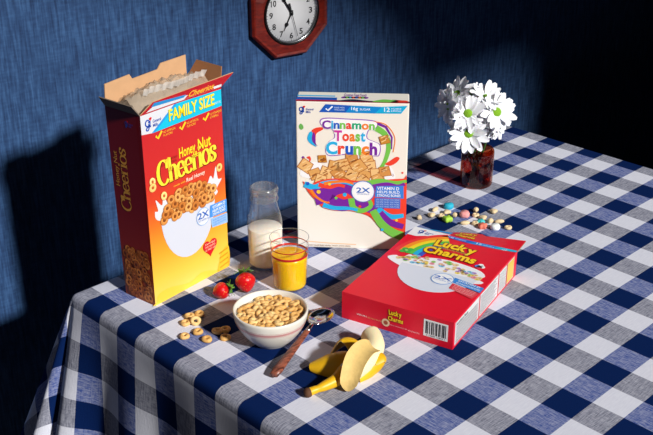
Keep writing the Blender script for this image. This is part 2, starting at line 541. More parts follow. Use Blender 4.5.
# ------------------------------------------------------------------ Cheerios box
kraft = mat('kraft_board', (205, 160, 118), .8, vary=.12, vscale=3)
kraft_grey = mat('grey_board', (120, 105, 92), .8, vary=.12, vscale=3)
RZ1 = math.atan2(9.88-9.44, -2.94+6.24)
W1, D1, H1 = 3.33, 1.32, 6.2
box1 = thing('cereal_box', 'tall open red and yellow honey nut cereal box at left', 'cereal box', T(-6.24, 9.44, 0), RZ1)
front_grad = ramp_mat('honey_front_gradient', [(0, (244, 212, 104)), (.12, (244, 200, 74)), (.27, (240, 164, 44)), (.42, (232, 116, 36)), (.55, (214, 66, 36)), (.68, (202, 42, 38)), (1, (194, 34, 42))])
side_grad = ramp_mat('honey_side_gradient', [(0, (160, 72, 30)), (.3, (140, 34, 24)), (.5, (124, 18, 22)), (1, (108, 12, 20))])  # dark red print, darkened further to put the side's shade into its colour
w = MB()
tl = .16   # the opened top gapes a little backwards
o8 = [(0,0,0),(W1,0,0),(W1,D1,0),(0,D1,0),(0,0,H1),(W1,0,H1),(W1,D1+tl,H1),(0,D1+tl,H1)]
w.add(o8, [(0,1,5,4)], 0, False, [(0,0),(1,0),(1,0),(0,0),(0,1),(1,1),(1,1),(0,1)])
w.add(o8, [(3,0,4,7)], 1, False, [(0,0),(1,0),(1,0),(0,0),(0,1),(1,1),(1,1),(0,1)])
w.add(o8, [(1,2,6,5)], 1, False, [(0,0),(0,0),(1,0),(0,0),(0,1),(0,1),(1,1),(0,1)])
w.add(o8, [(2,3,7,6)], 1, False, [(0,0),(1,0),(1,0),(0,0),(0,1),(1,1),(1,1),(0,1)])
w.add(o8, [(0,3,2,1)], 2)
e = .035
i8 = [(e,e,e),(W1-e,e,e),(W1-e,D1-e,e),(e,D1-e,e),(e,e,H1),(W1-e,e,H1),(W1-e,D1+tl-e,H1),(e,D1+tl-e,H1)]
w.add(i8, [(0,4,5,1),(0,3,7,4),(1,5,6,2),(2,6,7,3),(0,1,2,3)], 2)
w.add(o8[4:]+i8[4:], [(0,1,5,4),(1,2,6,5),(2,3,7,6),(3,0,4,7)], 2)
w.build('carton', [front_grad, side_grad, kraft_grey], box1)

pr = Print((0,0,0), (W1,0,0), (0,0,H1))
cy, yel, red = (18, 190, 222), (255, 226, 40), (205, 28, 42)
pr.poly([(0, 1), (.42, 1), (.135, .898), (0, .908)], (214, 216, 222), 1)
pr.poly([(.42, 1), (1, .992), (1, .905), (.135, .898)], cy, 1)
pr.poly([(.40, 1), (.44, 1), (.155, .898), (.115, .899)], (40, 150, 220), 1.5)
pr.poly([(.62, 1.0), (1, 1.0), (1, .992), (.66, .996)], (200, 30, 40), 1.5)
mills_logo(pr, .045, .918, .36)
pr.text('FAMILY SIZE', .325, .921, .905, .984, (70, 130, 60), 2, .03)
pr.text('FAMILY SIZE', .33, .924, .905, .984, yel, 3, .02)
pr.text('NET WT 18.8 OZ', .915, .925, .985, .936, (240, 250, 250), 2)
for cu in (.16, .45, .75):
    pr.stroke([(cu, .878), (cu+.025, .863), (cu+.075, .893)], .07, (255, 205, 40), 2)
    pr.text('NO ARTIFICIAL' if cu < .7 else '12 VITAMINS', cu+.09, .877, cu+.24, .889, (255, 190, 60), 2)
    pr.text('FLAVORS' if cu < .7 else '& MINERALS', cu+.09, .861, cu+.2, .872, (255, 190, 60), 2)
pr.text('NATURALLY FLAVORED', .165, .733, .40, .744, (150, 40, 28), 2, .004)
pr.text('SWEETENED CEREAL', .165, .714, .39, .726, (150, 40, 28), 2, .004)
pr.text('Honey', .42, .705, .628, .775, yel, 3, .016, .05, 2)
pr.text('&', .615, .695, .655, .725, yel, 3, .01)
pr.text('Nut', .66, .722, .83, .783, yel, 3, .016, .05, 2)
serif_word(pr, 'Cheerios', .155, .615, .745*W1, .125*H1, (120, 20, 20), 2, 3.0, .23, .09)
serif_word(pr, 'Cheerios', .15, .618, .745*W1, .125*H1, (255, 222, 60), 3, 3.0)
pr.text('made with', .33, .586, .475, .597, (255, 200, 60), 2)
pr.text('Real Honey', .49, .578, .735, .606, (255, 240, 220), 2, .006, .1, 1.5)
# bowl of cereal
bowlp = [(.146, .445)] + [(.495+.35*math.cos(R(a)), .445+.268*math.sin(R(a))) for a in range(180, 361, 10)] + [(.845, .455)]
pr.poly(bowlp, (208, 212, 224), 2)
pr.blob([(.13, .445), (.08, .5), (.12, .5), (.10, .56), (.17, .52), (.2, .56), (.3, .5), (.7, .51), (.8, .56), (.84, .54), (.88, .60), (.90, .53), (.95, .52), (.88, .48), (.86, .445), (.5, .41)], (222, 222, 226), 1.6)
rs = random.Random(3)
spots = []
for k in range(400):
    u, v = rs.uniform(.17, .83), rs.uniform(.43, .555)
    if v > .50+.06*math.sin((u-.17)/.66*PI): continue
    if any(math.hypot((u-a)*W1, (v-b)*H1) < .15 for a, b in spots): continue
    spots.append((u, v))
spots.sort(key=lambda p: -p[1])
cereal_heap(pr, spots, .16, 3, [(206, 136, 68), (220, 158, 88), (186, 112, 48)], (128, 66, 24))
cereal_heap(pr, [(.925, .586), (.079, .66), (.076, .63), (.20, .565)], .14, 3, [(245, 190, 110), (250, 205, 130)], (190, 90, 40))
pr.disc(.675, .36, .30, (120, 170, 230), 6.6); pr.disc(.675, .36, .28, (222, 226, 232), 7)
pr.text('2X', .60, .352, .75, .388, (25, 95, 185), 8, .02)
pr.text('VITAMIN D', .605, .336, .745, .347, (25, 95, 185), 8)
pr.poly([(.76, .335), (1, .325), (1, .398), (.775, .402)], (70, 145, 225), 7)
pr.text('VITAMIN D', .80, .376, .975, .393, (240, 246, 255), 8, .012); pr.text('HELPS BUILD', .80, .356, .975, .371, (240, 246, 255), 8, .012); pr.text('STRONG BONES', .80, .338, .975, .352, (240, 246, 255), 8, .012)
pr.poly([(.785, .275), (1, .262), (1, .318), (.775, .328)], (150, 190, 240), 7)
for k in range(3): pr.text('SEE SIDE PANEL FOR DETAILS', .80, .308-.014*k, .98, .316-.014*k, (70, 130, 210), 8)
hp = []
for k in range(28):
    a = 2*PI*k/28
    hp.append((.745+.006*16*math.sin(a)**3, .172+.0034*(13*math.cos(a)-5*math.cos(2*a)-2*math.cos(3*a)-math.cos(4*a))))
pr.poly(hp[::-1], (214, 24, 40), 6)
for k, s_ in enumerate(('CAN HELP', 'LOWER CHOLESTEROL', 'AS PART OF')): pr.text(s_, .675, .19-.017*k, .815, .20-.017*k, (255, 226, 190), 7)
pr.blob([(.84, .0), (.86, .05), (.9, .10), (1, .125), (1, 0)], (246, 190, 50), 2)
for k in range(4): pr.stroke([(.87, .02+.028*k), (.99, .03+.028*k)], .05, (214, 150, 30), 3)
pr.blob([(.02, .02), (.05, .055), (.2, .06), (.45, .03), (.62, .05), (.8, .02), (.8, .004), (.03, .004)], (255, 204, 70), 2)
pr.build('front_panel', box1)

# side panel: dark red print, deepened to carry the shade
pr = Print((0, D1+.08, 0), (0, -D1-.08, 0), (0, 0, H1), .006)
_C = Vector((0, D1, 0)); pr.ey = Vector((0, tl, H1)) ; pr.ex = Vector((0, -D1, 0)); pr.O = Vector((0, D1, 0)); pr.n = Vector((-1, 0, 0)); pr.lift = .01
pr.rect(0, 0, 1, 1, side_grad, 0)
gold = (214, 150, 60)
cx_, cyv = .13, .69
def vtext(fn_body, s0, v0, s1, v1, off=.01, m=gold):
    # lettering turned to read upward: a box of width (v1-v0)*H and height (s1-s0)*D centred there
    wu = (v1-v0)*pr.H/pr.W/2; hv = (s1-s0)*pr.W/pr.H/2; cu, cv = (s0+s1)/2, (v0+v1)/2
    pr.text(fn_body, cu-wu, cv-hv, cu+wu, cv+hv, m, 2, off, 0, 90)
vtext('Honey Nut', .10, .605, .27, .785)
serif_word(pr, 'Cheerios', .53, .485, .325*H1, .34*D1, gold, 2, 90.0)
cereal_heap(pr, sorted([(rs.uniform(.11, .89), rs.uniform(.025, .27)) for _ in range(110)], key=lambda p: -p[1]), .14, 2, [(176, 96, 40), (196, 116, 52), (150, 76, 30)], (96, 36, 16))
mills_logo(pr, .62, .925, .2)
pr.build('side_panel', box1)

# flaps of the opened top
def flap(name, pts, inner, outer, parent, t=.03):
    """thick card: pts counter-clockwise seen from its outer side"""
    q = [Vector(p) for p in pts]
    n = (q[1]-q[0]).cross(q[-1]-q[0]).normalized()*t
    w = MB(); k = len(q)
    w.add(q, [tuple(range(k))], 0); w.add([p-n for p in q], [tuple(range(k))[::-1]], 1)
    w.add(q+[p-n for p in q], [(i, k+i, k+(i+1) % k, (i+1) % k) for i in range(k)], 1)
    return w.build(name, [outer, inner], parent)
redink = ink(196, 22, 40)
f1 = flap('top_flap', [(0, 0, H1), (W1, 0, H1), (W1+.42, -.16, H1+.40), (.42, -.12, H1+.33)], kraft, redink, box1)
pf = Print((0, 0, H1), (W1, 0, 0), Vector((.1, -.14, .40)), .004)
pf.poly([(.06, .12), (1.0, .08), (.99, .3), (.13, .5)], (236, 238, 244), 1)
pf.poly([(.10, .45), (.5, .30), (.52, .5), (.12, .75)], (40, 150, 220), 2)
pf.poly([(.52, .12), (.9, .10), (.84, .72), (.58, .72)], (214, 40, 40), 2)
pf.text('Cheerios', .56, .18, .88, .66, (255, 200, 60), 3, .02, .1)
pf.build('flap_print', f1)
flap('back_flap', [(W1, D1+tl, H1), (0, D1+tl, H1), (.02, D1+tl-.02, H1+.66), (.98, D1+tl-.02, H1+.72), (1.08, D1+tl-.02, H1+.56), (2.1, D1+tl-.02, H1+.60), (2.25, D1+tl-.02, H1+.76), (W1-.02, D1+tl-.02, H1+.78)], kraft, ink(170, 26, 30), box1)
flap('side_flap', [(0, D1+tl, H1), (0, 0, H1), (-.22, .08, H1+.32), (-.24, D1+tl-.05, H1+.34)], kraft_grey, mat('grey_flap', (112, 102, 94), .7), box1)
flap('side_flap', [(W1, 0, H1), (W1, D1+tl, H1), (W1+.26, D1-.1, H1+.60), (W1+.2, .1, H1+.60)], mat('brown_board', (165, 112, 74), .8), ink(150, 26, 26), box1)

# plastic bag inside the box
def bagmat():
    m = bpy.data.materials.new('clear_bag'); m.use_nodes = True
    nt = m.node_tree; b = nt.nodes['Principled BSDF']; out = nt.nodes['Material Output']
    b.inputs['Base Color'].default_value = (.72, .58, .44, 1); b.inputs['Roughness'].default_value = .14; b.inputs['Specular IOR Level'].default_value = .8
    tr = nt.nodes.new('ShaderNodeBsdfTransparent'); mx = nt.nodes.new('ShaderNodeMixShader'); mx.inputs[0].default_value = .42
    nt.links.new(tr.outputs[0], mx.inputs[1]); nt.links.new(b.outputs[0], mx.inputs[2]); nt.links.new(mx.outputs[0], out.inputs[0])
    return m
w = MB(); nx, ny = 46, 14; vs = []; uvq = []
rb = random.Random(5)
from mathutils import noise as mnoise
for i in range(nx):
    u = i/(nx-1)
    for j in range(ny):
        v = j/(ny-1)
        x = .1+(W1-.2)*u; y = .1+(D1+tl-.2)*v
        prof = math.sin(PI*min(1, v*1.05))**.6
        z = H1-.35+.92*prof*(.75+.25*math.sin(PI*u)) + .18*mnoise.noise(Vector((x*3, y*3, 1))) + .12*mnoise.noise(Vector((x*8, y*7, 2)))
        vs.append((x, y, z))
w.add(vs, [(i*ny+j, (i+1)*ny+j, (i+1)*ny+j+1, i*ny+j+1) for i in range(nx-1) for j in range(ny-1)], 0, True)
bag = thing('cereal_bag', 'crumpled clear plastic bag poking from the opened honey nut box', 'bag', T(-6.24, 9.44, 0), RZ1)
bg = bagmat()
w.build('bag_body', bg, bag)
w = MB(); vs = []
for i in range(60):
    u = i/59; x = .45+(W1-.75)*u
    dz = .03*math.sin(u*55)+.05*mnoise.noise(Vector((x*4, 0, 3)))
    vs += [(x, .34+.06*math.sin(u*9)+.03*math.sin(u*70), H1+.38+dz*.6), (x, .26+.06*math.sin(u*9)+.04*math.sin(u*61), H1+.60+dz*.4)]
w.add(vs, [(2*i, 2*i+2, 2*i+3, 2*i+1) for i in range(59)], 0, True)
sl = bagmat(); sl.node_tree.nodes['Principled BSDF'].inputs['Base Color'].default_value = (.85, .82, .78, 1)
sl.node_tree.nodes['Mix Shader'].inputs[0].default_value = .55
w.build('heat_seal', sl, bag)

# ------------------------------------------------------------------ Cinnamon Toast Crunch box
RZ2 = math.atan2(6.569-9.302, 2.084+.348)
W2, D2, H2 = 3.66, 1.0, 5.28
box2 = thing('cereal_box', 'upright cream cinnamon cereal box with rainbow swirls standing at centre', 'cereal box', T(-.348, 9.302, 0), RZ2)
cream = mat('cream_board', (244, 238, 226), .4, spec=.35)
w = MB(); w.box(0, 0, 0, W2, D2, H2); o = w.build('carton', cream, box2)
bv = o.modifiers.new('bevel', 'BEVEL'); bv.width = .03*U; bv.segments = 2
pr = Print((0,0,0), (W2,0,0), (0,0,H2), .004)
rd, pu, gr, cyn, bl, orr = (240, 70, 50), (122, 40, 160), (120, 200, 80), (40, 180, 235), (30, 90, 200), (245, 130, 40)
pr.poly([(.205, .933), (.262, .985), (.487, .974+.006), (.44, .933)], (28, 90, 190), 1)
pr.poly([(.44, .933), (.487, .98), (.76, .975), (.70, .932)], (20, 140, 215), 1)
pr.poly([(.70, .932), (.76, .975), (.985, .985), (.93, .934)], (20, 175, 225), 1)
pr.stroke([(.265, .957), (.285, .945), (.325, .972)], .05, (245, 250, 255), 2)
pr.text('MADE WITH', .34, .96, .43, .969, (220, 235, 250), 2); pr.text('WHOLE GRAIN', .34, .946, .43, .955, (220, 235, 250), 2)
pr.text('16g', .49, .944, .55, .972, (245, 250, 255), 2, .015); pr.text('SUGAR', .565, .950, .66, .964, (235, 245, 255), 2, .01)
pr.text('12', .78, .944, .83, .972, (245, 250, 255), 2, .015); pr.text('VITAMINS', .84, .96, .93, .969, (235, 245, 255), 2, .01); pr.text('& MINERALS', .84, .946, .93, .955, (235, 245, 255), 2, .01)
mills_logo(pr, .028, .918, .27)
# title
def letters(pr, word, cols, u0, u1, v0, v1, l, off, grow, arch=0.0, outline=(255, 255, 255), out2=None, rots=None):
    vs, fs = glyphs(word, off)
    n = len(word); ws = []
    for c in word:
        a, _ = glyphs(c, off); ws.append(max(p[0] for p in a)-min(p[0] for p in a))
    gap = .06*sum(ws)/n; tot = sum(ws)+gap*(n-1); x = 0
    ref = glyphs('H', off)[0]; capH = max(p[1] for p in ref)
    for i, c in enumerate(word):
        a = u0+(u1-u0)*x/tot; b = u0+(u1-u0)*(x+ws[i])/tot; x += ws[i]+gap
        g = glyphs(c, off)[0]; y0 = min(p[1] for p in g)/capH; y1 = max(p[1] for p in g)/capH
        t = (a+b)/2; dv = arch*math.sin(PI*(t-u0)/(u1-u0))
        va, vb = v0+(v1-v0)*y0+dv, v0+(v1-v0)*y1+dv
        ro = rots[i] if rots else 0
        gu, gv = grow/pr.W, grow/pr.H
        if out2: pr.text(c, a-gu*1.9, va-gv*1.9, b+gu*1.9, vb+gv*1.9, out2, l, off+.11, 0, ro)
        pr.text(c, a-gu, va-gv, b+gu, vb+gv, outline, l+1, off+.06, 0, ro)
        pr.text(c, a, va, b, vb, cols[i % len(cols)], l+2, off, 0, ro)
P6 = [pu, bl, gr, orr, cyn, gr, rd]
pr.blob([(.22, .85), (.24, .895), (.45, .895), (.7, .885), (.72, .84), (.66, .83), (.64, .77), (.75, .73), (.75, .66), (.7, .65), (.5, .66), (.3, .645), (.26, .69), (.29, .74), (.34, .77), (.32, .82)], (150, 90, 190), 1)
pr.blob([(.228, .85), (.247, .889), (.45, .889), (.695, .879), (.712, .842), (.65, .832), (.632, .768), (.742, .73), (.742, .665), (.7, .656), (.5, .666), (.3, .651), (.268, .69), (.297, .742), (.348, .77), (.328, .822)], (252, 250, 250), 1.6)
letters(pr, 'Cinnamon', [pu, cyn, bl, gr, rd, (30, 170, 120), orr, gr], .232, .702, .826, .880, 2, .032, .012, .004)
letters(pr, 'Toast', [(205, 50, 160), rd, orr, gr, cyn], .34, .62, .750, .818, 2, .036, .012)
letters(pr, 'Crunch', [cyn, rd, bl, gr, orr, pu], .266, .728, .662, .742, 2, .04, .012)
# swoosh of colours around the name
pr.stroke([(.70, .875), (.80, .845), (.855, .78), (.855, .70)], .10, pu, 1.2, w1=.04)
pr.stroke([tuple(p) for p in curve([(.69, .845), (.79, .80), (.83, .72), (.80, .62), (.76, .57)], 6)], .22, gr, 1.0, w1=.10)
pr.stroke([tuple(p) for p in curve([(.68, .88), (.80, .86), (.88, .78), (.87, .68)], 6)], .03, orr, 1.4, w1=.03)
pr.blob([(.80, .60), (.84, .62), (.90, .65), (.93, .64), (.90, .61), (.85, .59)], rd, 2)
pr.blob([(.12, .77), (.15, .82), (.22, .835), (.24, .82), (.18, .79), (.17, .73)], rd, 1)
pr.blob([(.10, .76), (.12, .80), (.145, .80), (.15, .74), (.18, .705), (.12, .73)], cyn, 2)
pr.blob([(.14, .765), (.155, .80), (.17, .78), (.175, .73), (.19, .71), (.15, .735)], pu, 3)
pr.blob([(.025, .84), (.04, .855), (.06, .845), (.065, .825), (.045, .815), (.028, .825)], (110, 180, 90), 1)
pr.blob([(.045, .63), (.06, .64), (.075, .63), (.06, .62)], pu, 1); pr.blob([(.09, .63), (.12, .64), (.13, .615), (.10, .58), (.115, .615)], rd, 1)
pr.blob([(.86, .525), (.875, .535), (.89, .525), (.875, .515)], rd, 1); pr.blob([(.95, .545), (.96, .55), (.97, .545), (.96, .535)], rd, 1)
# cinnamon squares heap with milk
def square(u, v, a, rot, l, c):
    k = a/2
    def q(s_): return [(u+(x*math.cos(rot)-y*math.sin(rot))/pr.W, v+(x*math.sin(rot)+y*math.cos(rot))/pr.H) for x, y in ((-k*s_, -k*.8*s_), (k*s_, -k*s_), (k*.95*s_, k*.85*s_), (-k*.9*s_, k*s_))]
    pr.poly(q(1.08), (176, 104, 44), l); pr.poly(q(.96), c, l+.4)
    for _ in range(5):
        uu, vv = u+rs.uniform(-.7, .7)*k/pr.W, v+rs.uniform(-.7, .7)*k/pr.H
        pr.stroke([(uu-.02, vv-.008), (uu+.02, vv+.008)], .035, rs.choice([(196, 124, 58), (246, 208, 150), (160, 90, 36)]), l+.7)
square(.79, .762, .30, .35, 5, (206, 140, 52)); square(.233, .625, .27, .15, 5, (206, 140, 52))
pr.blob([(.05, .50), (.1, .585), (.2, .60), (.3, .56), (.7, .56), (.82, .59), (.88, .55), (.86, .49), (.5, .46)], (250, 250, 252), 1)
tc_ = [(236, 184, 116), (226, 168, 96), (242, 198, 134), (216, 150, 80)]
i_ = 0
for u, v, a in ((.08, .575, .42), (.17, .52, .4), (.27, .53, .42), (.38, .53, .42), (.50, .52, .4), (.62, .52, .4), (.73, .53, .42), (.80, .55, .36), (.42, .585, .45), (.56, .58, .45), (.66, .585, .42), (.50, .63, .40), (.63, .645, .40), (.34, .58, .36), (.22, .485, .36), (.42, .488, .36), (.6, .485, .36), (.74, .50, .34)):
    square(u, v, a, rs.uniform(-.6, .9), 2+(i_ % 5)*.75, tc_[i_ % 4]); i_ += 1
# swirl field below
pr.blob([(.055, .47), (.10, .44), (.135, .45), (.2, .475), (.36, .495), (.6, .48), (.8, .495), (.97, .505), (1.0, .5), (1.0, .07), (.93, .085), (.84, .12), (.74, .185), (.66, .24), (.5, .27), (.36, .27), (.24, .29), (.17, .34), (.10, .40)], rd, 6)
def ban(pts, wd, c, l, w1=None): pr.stroke([tuple(p) for p in curve(pts, 7)], wd, c, l, w1=w1)
ban([(.07, .45), (.16, .43), (.24, .455), (.36, .47), (.5, .455), (.62, .475)], .22, cyn, 6.6, .12)
ban([(.16, .36), (.26, .38), (.36, .42), (.48, .42), (.56, .36)], .62, pu, 7, .2)
ban([(.2, .45), (.3, .435), (.38, .45), (.44, .44)], .16, rd, 7.5, .1)
ban([(.25, .455), (.33, .47), (.44, .475), (.52, .46)], .12, orr, 7.6, .06)
ban([(.3, .34), (.42, .31), (.56, .33), (.68, .29), (.80, .30)], .50, pu, 7, .24)
ban([(.5, .36), (.52, .30), (.60, .275), (.68, .31), (.66, .36)], .22, gr, 7.8, .12)
ban([(.62, .46), (.76, .485), (.9, .475), (1.0, .49)], .20, gr, 7, .1)
ban([(.70, .44), (.82, .46), (.92, .45), (.985, .47)], .22, pu, 7.4, .12)
ban([(.74, .29), (.86, .24), (.985, .25)], .26, cyn, 7.4, .14)
ban([(.76, .26), (.86, .20), (.985, .17)], .30, pu, 7.6, .18)
ban([(.70, .28), (.78, .19), (.88, .13), (.985, .10)], .24, gr, 7.9, .34)
ban([(.24, .31), (.34, .29), (.46, .29), (.56, .28)], .18, cyn, 8, .1)
ban([(.13, .41), (.17, .37), (.24, .335), (.30, .325)], .12, orr, 8, .05)
for u, v, r, c in ((.1, .455, .06, bl), (.20, .40, .07, (250, 200, 60)), (.44, .385, .07, cyn), (.58, .305, .05, rd), (.82, .345, .05, orr), (.79, .145, .05, cyn), (.92, .215, .05, (250, 200, 60)), (.36, .36, .05, gr), (.3, .455, .05, (250, 210, 80))):
    pr.disc(u, v, r, c, 8.5)
pr.disc(.605, .41, .40, (90, 110, 190), 9.2); pr.disc(.605, .41, .37, (240, 244, 250), 9.6)
pr.disc(.605, .41, .31, (250, 251, 253), 9.9)
pr.text('2X', .545, .402, .672, .438, (28, 100, 190), 10.5, .02); pr.text('VITAMIN D', .55, .388, .665, .398, (28, 100, 190), 10.5)
pr.poly([(.715, .375), (.98, .368), (.975, .458), (.725, .45)], (60, 130, 222), 9.3)
pr.text('VITAMIN D', .735, .425, .935, .447, (245, 250, 255), 10.2, .014); pr.text('HELPS BUILD', .735, .402, .94, .42, (245, 250, 255), 10.2, .014); pr.text('STRONG BONES', .735, .378, .95, .396, (245, 250, 255), 10.2, .014)
pr.poly([(.715, .30), (.95, .297), (.95, .365), (.715, .37)], (70, 110, 205), 9.2)
for k in range(4): pr.text('SEE SIDE PANEL FOR MORE', .73, .352-.016*k, .94, .362-.016*k, (180, 210, 245), 10.2)
pr.stroke([(.08, .045), (.3, .035), (.55, .03)], .03, (246, 196, 150), 1)
pr.text('CRISPY SWEETENED WHOLE WHEAT & RICE CEREAL', .1, .012, .5, .022, (150, 110, 80), 1)
pr.build('front_panel', box2)
pt = Print((0, 0, H2), (W2, 0, 0), (0, D2, 0), .004)
pt.rect(0, .0, 1, .16, (178, 34, 60), 1); pt.rect(0, .16, .36, .42, (28, 90, 190), 1)
pt.rect(0, .52, .34, .62, (40, 180, 235), 1)
for k, c in enumerate((pu, gr, cyn, rd, bl, orr, gr, pu)):
    pt.disc(.42+.028*k, .45, .085, c, 2)
pt.blob([(.36, .1), (.5, .28), (.68, .14), (.86, .30), (.97, .2), (.97, .06), (.36, .06)], (40, 40, 60), 2)
pt.blob([(.68, .05), (.76, .3), (.86, .25), (.9, .05)], gr, 3); pt.blob([(.84, .04), (.89, .22), (.97, .24), (.98, .08)], rd, 3)
pt.text('Cinnamon Toast Crunch', .42, .55, .62, .85, pu, 3, .01)
pt.build('top_panel', box2)

# ------------------------------------------------------------------ Lucky Charms box lying open
LO = Vector((-2.62, 4.92, 0)); LQ = Vector((-1.64, 1.42, 0))
RZ3 = math.atan2(LQ.y-LO.y, LQ.x-LO.x)
W3, L3, H3 = (LQ-LO).length, 5.13, .90
box3 = thing('cereal_box', 'red marshmallow cereal box lying flat with its top flap open', 'cereal box', T(LO.x, LO.y, 0), RZ3)
lred = (232, 22, 48)
lr = mat('red_board', lred, .36, spec=.4)
w = MB(); e = .03
o8 = [(0,0,0),(W3,0,0),(W3,L3,0),(0,L3,0),(0,0,H3),(W3,0,H3),(W3,L3,H3),(0,L3,H3)]
i8 = [(e,e,e),(W3-e,e,e),(W3-e,L3,e),(e,L3,e),(e,e,H3-e),(W3-e,e,H3-e),(W3-e,L3,H3-e),(e,L3,H3-e)]
w.add(o8, [(0,3,2,1),(4,5,6,7),(0,1,5,4),(1,2,6,5),(3,0,4,7)], 0)
w.add(i8, [(0,1,2,3),(4,7,6,5),(0,4,5,1),(1,5,6,2),(3,7,4,0)], 1)
w.add([o8[2], o8[3], o8[7], o8[6], i8[2], i8[3], i8[7], i8[6]], [(0,4,5,1),(1,5,6,2),(2,6,7,3),(3,7,4,0)], 1)
w.build('carton', [lr, kraft], box3)
pr = Print((0,0,H3), (W3,0,0), (0,L3,0), .004)
# white corner with the mill mark, ribbon, rainbow
pr.poly([(0, 1), (.36, 1), (.30, .945), (.16, .905), (.09, .875), (.0, .875)], (236, 236, 240), 1)
mills_logo(pr, .07, .915, .3)
pr.poly([(.28, .955), (.36, .985), (.62, .985), (.56, .945)], (28, 100, 200), 2)
pr.poly([(.56, .945), (.62, .985), (.84, .995), (.80, .955)], (20, 140, 215), 2)
pr.poly([(.80, .955), (.84, .995), (1, 1), (1, .975)], (24, 185, 222), 2)
for u, s_ in ((.36, '16g'), (.63, '12'), (.87, 'GF')): pr.text(s_, u, .958, u+.05, .978, (240, 248, 255), 3, .01)
for u in (.42, .69): pr.text('VITAMINS', u, .96, u+.11, .972, (225, 240, 255), 3)
cx0, cv0 = .60, .64
for k, c in enumerate(((238, 60, 60), (250, 150, 40), (250, 220, 50), (90, 200, 80), (40, 180, 230), (60, 90, 200))):
    r0 = 2.05-.165*k
    pr.ring(cx0, cv0, r0-.17, r0, c, 2+.1*k, 22, 1.0, 0, R(118), R(182))
# green clover charm over the rainbow's foot
for du, dv in ((-.02, .012), (.025, .02), (.02, -.015), (-.025, -.02)): pr.disc(.14+du, .66+dv, .10, (70, 185, 75), 4)
pr.disc(.14, .66, .06, (150, 225, 120), 4.5)
# name
ly = (255, 214, 40)
letters(pr, 'Lucky', [ly], .305, .70, .805, .892, 5, .045, .016, .01, (150, 10, 30), (120, 6, 24), [6, -2, 3, -3, 4])
letters(pr, 'Charms', [ly], .265, .76, .69, .778, 5, .04, .016, .012, (150, 10, 30), (120, 6, 24), [4, 0, 2, -2, 0, -4])
for k in range(6): pr.text('FROSTED TOASTED OAT CEREAL WITH MARSHMALLOWS' if k == 0 else '', .36, .785, .66, .797, (160, 225, 120), 8.5)
# bowl and heap
pr.blob([(.05, .52), (.10, .57), (.16, .55), (.2, .62), (.28, .60), (.4, .645), (.55, .665), (.72, .655), (.86, .63), (.93, .58), (.90, .53), (.96, .50), (.88, .46), (.5, .40), (.2, .46)], (246, 246, 250), 2.8)
pr.poly([(.2, .50)] + [(.55+.345*math.cos(R(a)), .50+.262*math.sin(R(a))) for a in range(180, 361, 10)] + [(.895, .52)], (222, 228, 242), 3)
lc_cols = [(236, 206, 150), (224, 190, 128), (240, 214, 164), (240, 150, 170), (130, 200, 235), (150, 210, 110), (236, 206, 150), (250, 225, 100), (190, 150, 215)]
for k in range(85):
    u = rs.uniform(.14, .9); v = .47+.16*rs.random()*math.sin(PI*(u-.08)/.88)+.05
    if v > .645: v = .63
    pr.disc(u, v, rs.uniform(.06, .105), lc_cols[k % 9], 3.8+(k % 6)*.35, 9, sy=rs.uniform(.7, 1))
    pr.disc(u+.006, v-.002, .035, tuple(int(x*.82) for x in lc_cols[k % 9]), 4.0+(k % 6)*.35, 7)
for du, dv, c in ((0, .012, (250, 250, 252)), (-.02, -.01, (90, 150, 230)), (.022, -.008, (250, 250, 252)), (0, -.02, (240, 90, 110))): pr.disc(.825+du, .69+dv, .09, c, 5)
pr.disc(.635, .425, .36, (120, 165, 225), 6); pr.disc(.635, .425, .33, (244, 247, 252), 6.4)
pr.text('2X', .55, .417, .72, .452, (28, 95, 190), 7, .02); pr.text('VITAMIN D', .56, .398, .71, .409, (28, 95, 190), 7)
pr.poly([(.735, .415), (.72, .475), (1.0, .44), (1.0, .375)], (60, 140, 222), 6.2)
pr.text('VITAMIN D', .76, .432, .97, .452, (244, 250, 255), 7, .014, 0, -7); pr.text('HELPS BUILD STRONG BONES', .76, .403, .985, .42, (244, 250, 255), 7, .01, 0, -7)
pr.poly([(.745, .34), (.74, .405), (1.0, .365), (.98, .285)], (226, 70, 84), 6.1)
for k in range(4): pr.text('SEE SIDE PANEL FOR MORE DETAILS', .765, .372-.017*k, .97, .382-.017*k, (255, 205, 205), 7, 0, 0, -7)
pr.build('front_panel', box3)
pe = Print((0,0,0), (W3,0,0), (0,0,H3), .004)
pe.rect(.745, .24, .955, .86, (244, 244, 244), 1)
x = .762
while x < .94:
    wd = rs.choice((.004, .007, .011)); pe.rect(x, .34, min(x+wd, .943), .80, (20, 20, 24), 2); x += wd+rs.choice((.004, .006, .01))
pe.text('0 16000 12404 1', .77, .265, .93, .32, (20, 20, 24), 2)
pe.text('GENERAL MILLS', .142, .29, .235, .345, (250, 235, 235), 1, .01); pe.text('BOX TOPS FOR EDUCATION', .245, .275, .375, .32, (240, 190, 120), 1)
pe.text('FAMILY OWNED SINCE 1866', .45, .245, .60, .29, (240, 190, 190), 1); pe.text('RECYCLE THIS CARTON', .61, .225, .71, .27, (250, 220, 220), 1)
pe.disc(.409, .30, .13, (245, 215, 170), 1); pe.disc(.409, .30, .07, (180, 90, 60), 2)
letters(pe, 'Lucky', [ly], .435, .55, .66, .84, 2, .04, .01, 0, (150, 10, 30), None, [5, 0, 2, -2, 3])
letters(pe, 'Charms', [ly], .43, .565, .44, .60, 2, .04, .01, 0, (150, 10, 30), None)
pe.build('end_panel', box3)
ps = Print((W3,0,0), (0,L3,0), (0,0,H3), .004)
ps.rect(.02, .09, .95, .93, (222, 220, 220), 1)
ps.rect(.835, .12, .945, .90, (226, 190, 80), 2)
for u in (.37, .675, .815): ps.rect(u, .09, u+.016, .93, (200, 20, 44), 2)
ps.text('Nutrition Facts', .035, .77, .20, .89, (20, 20, 24), 2, .02)
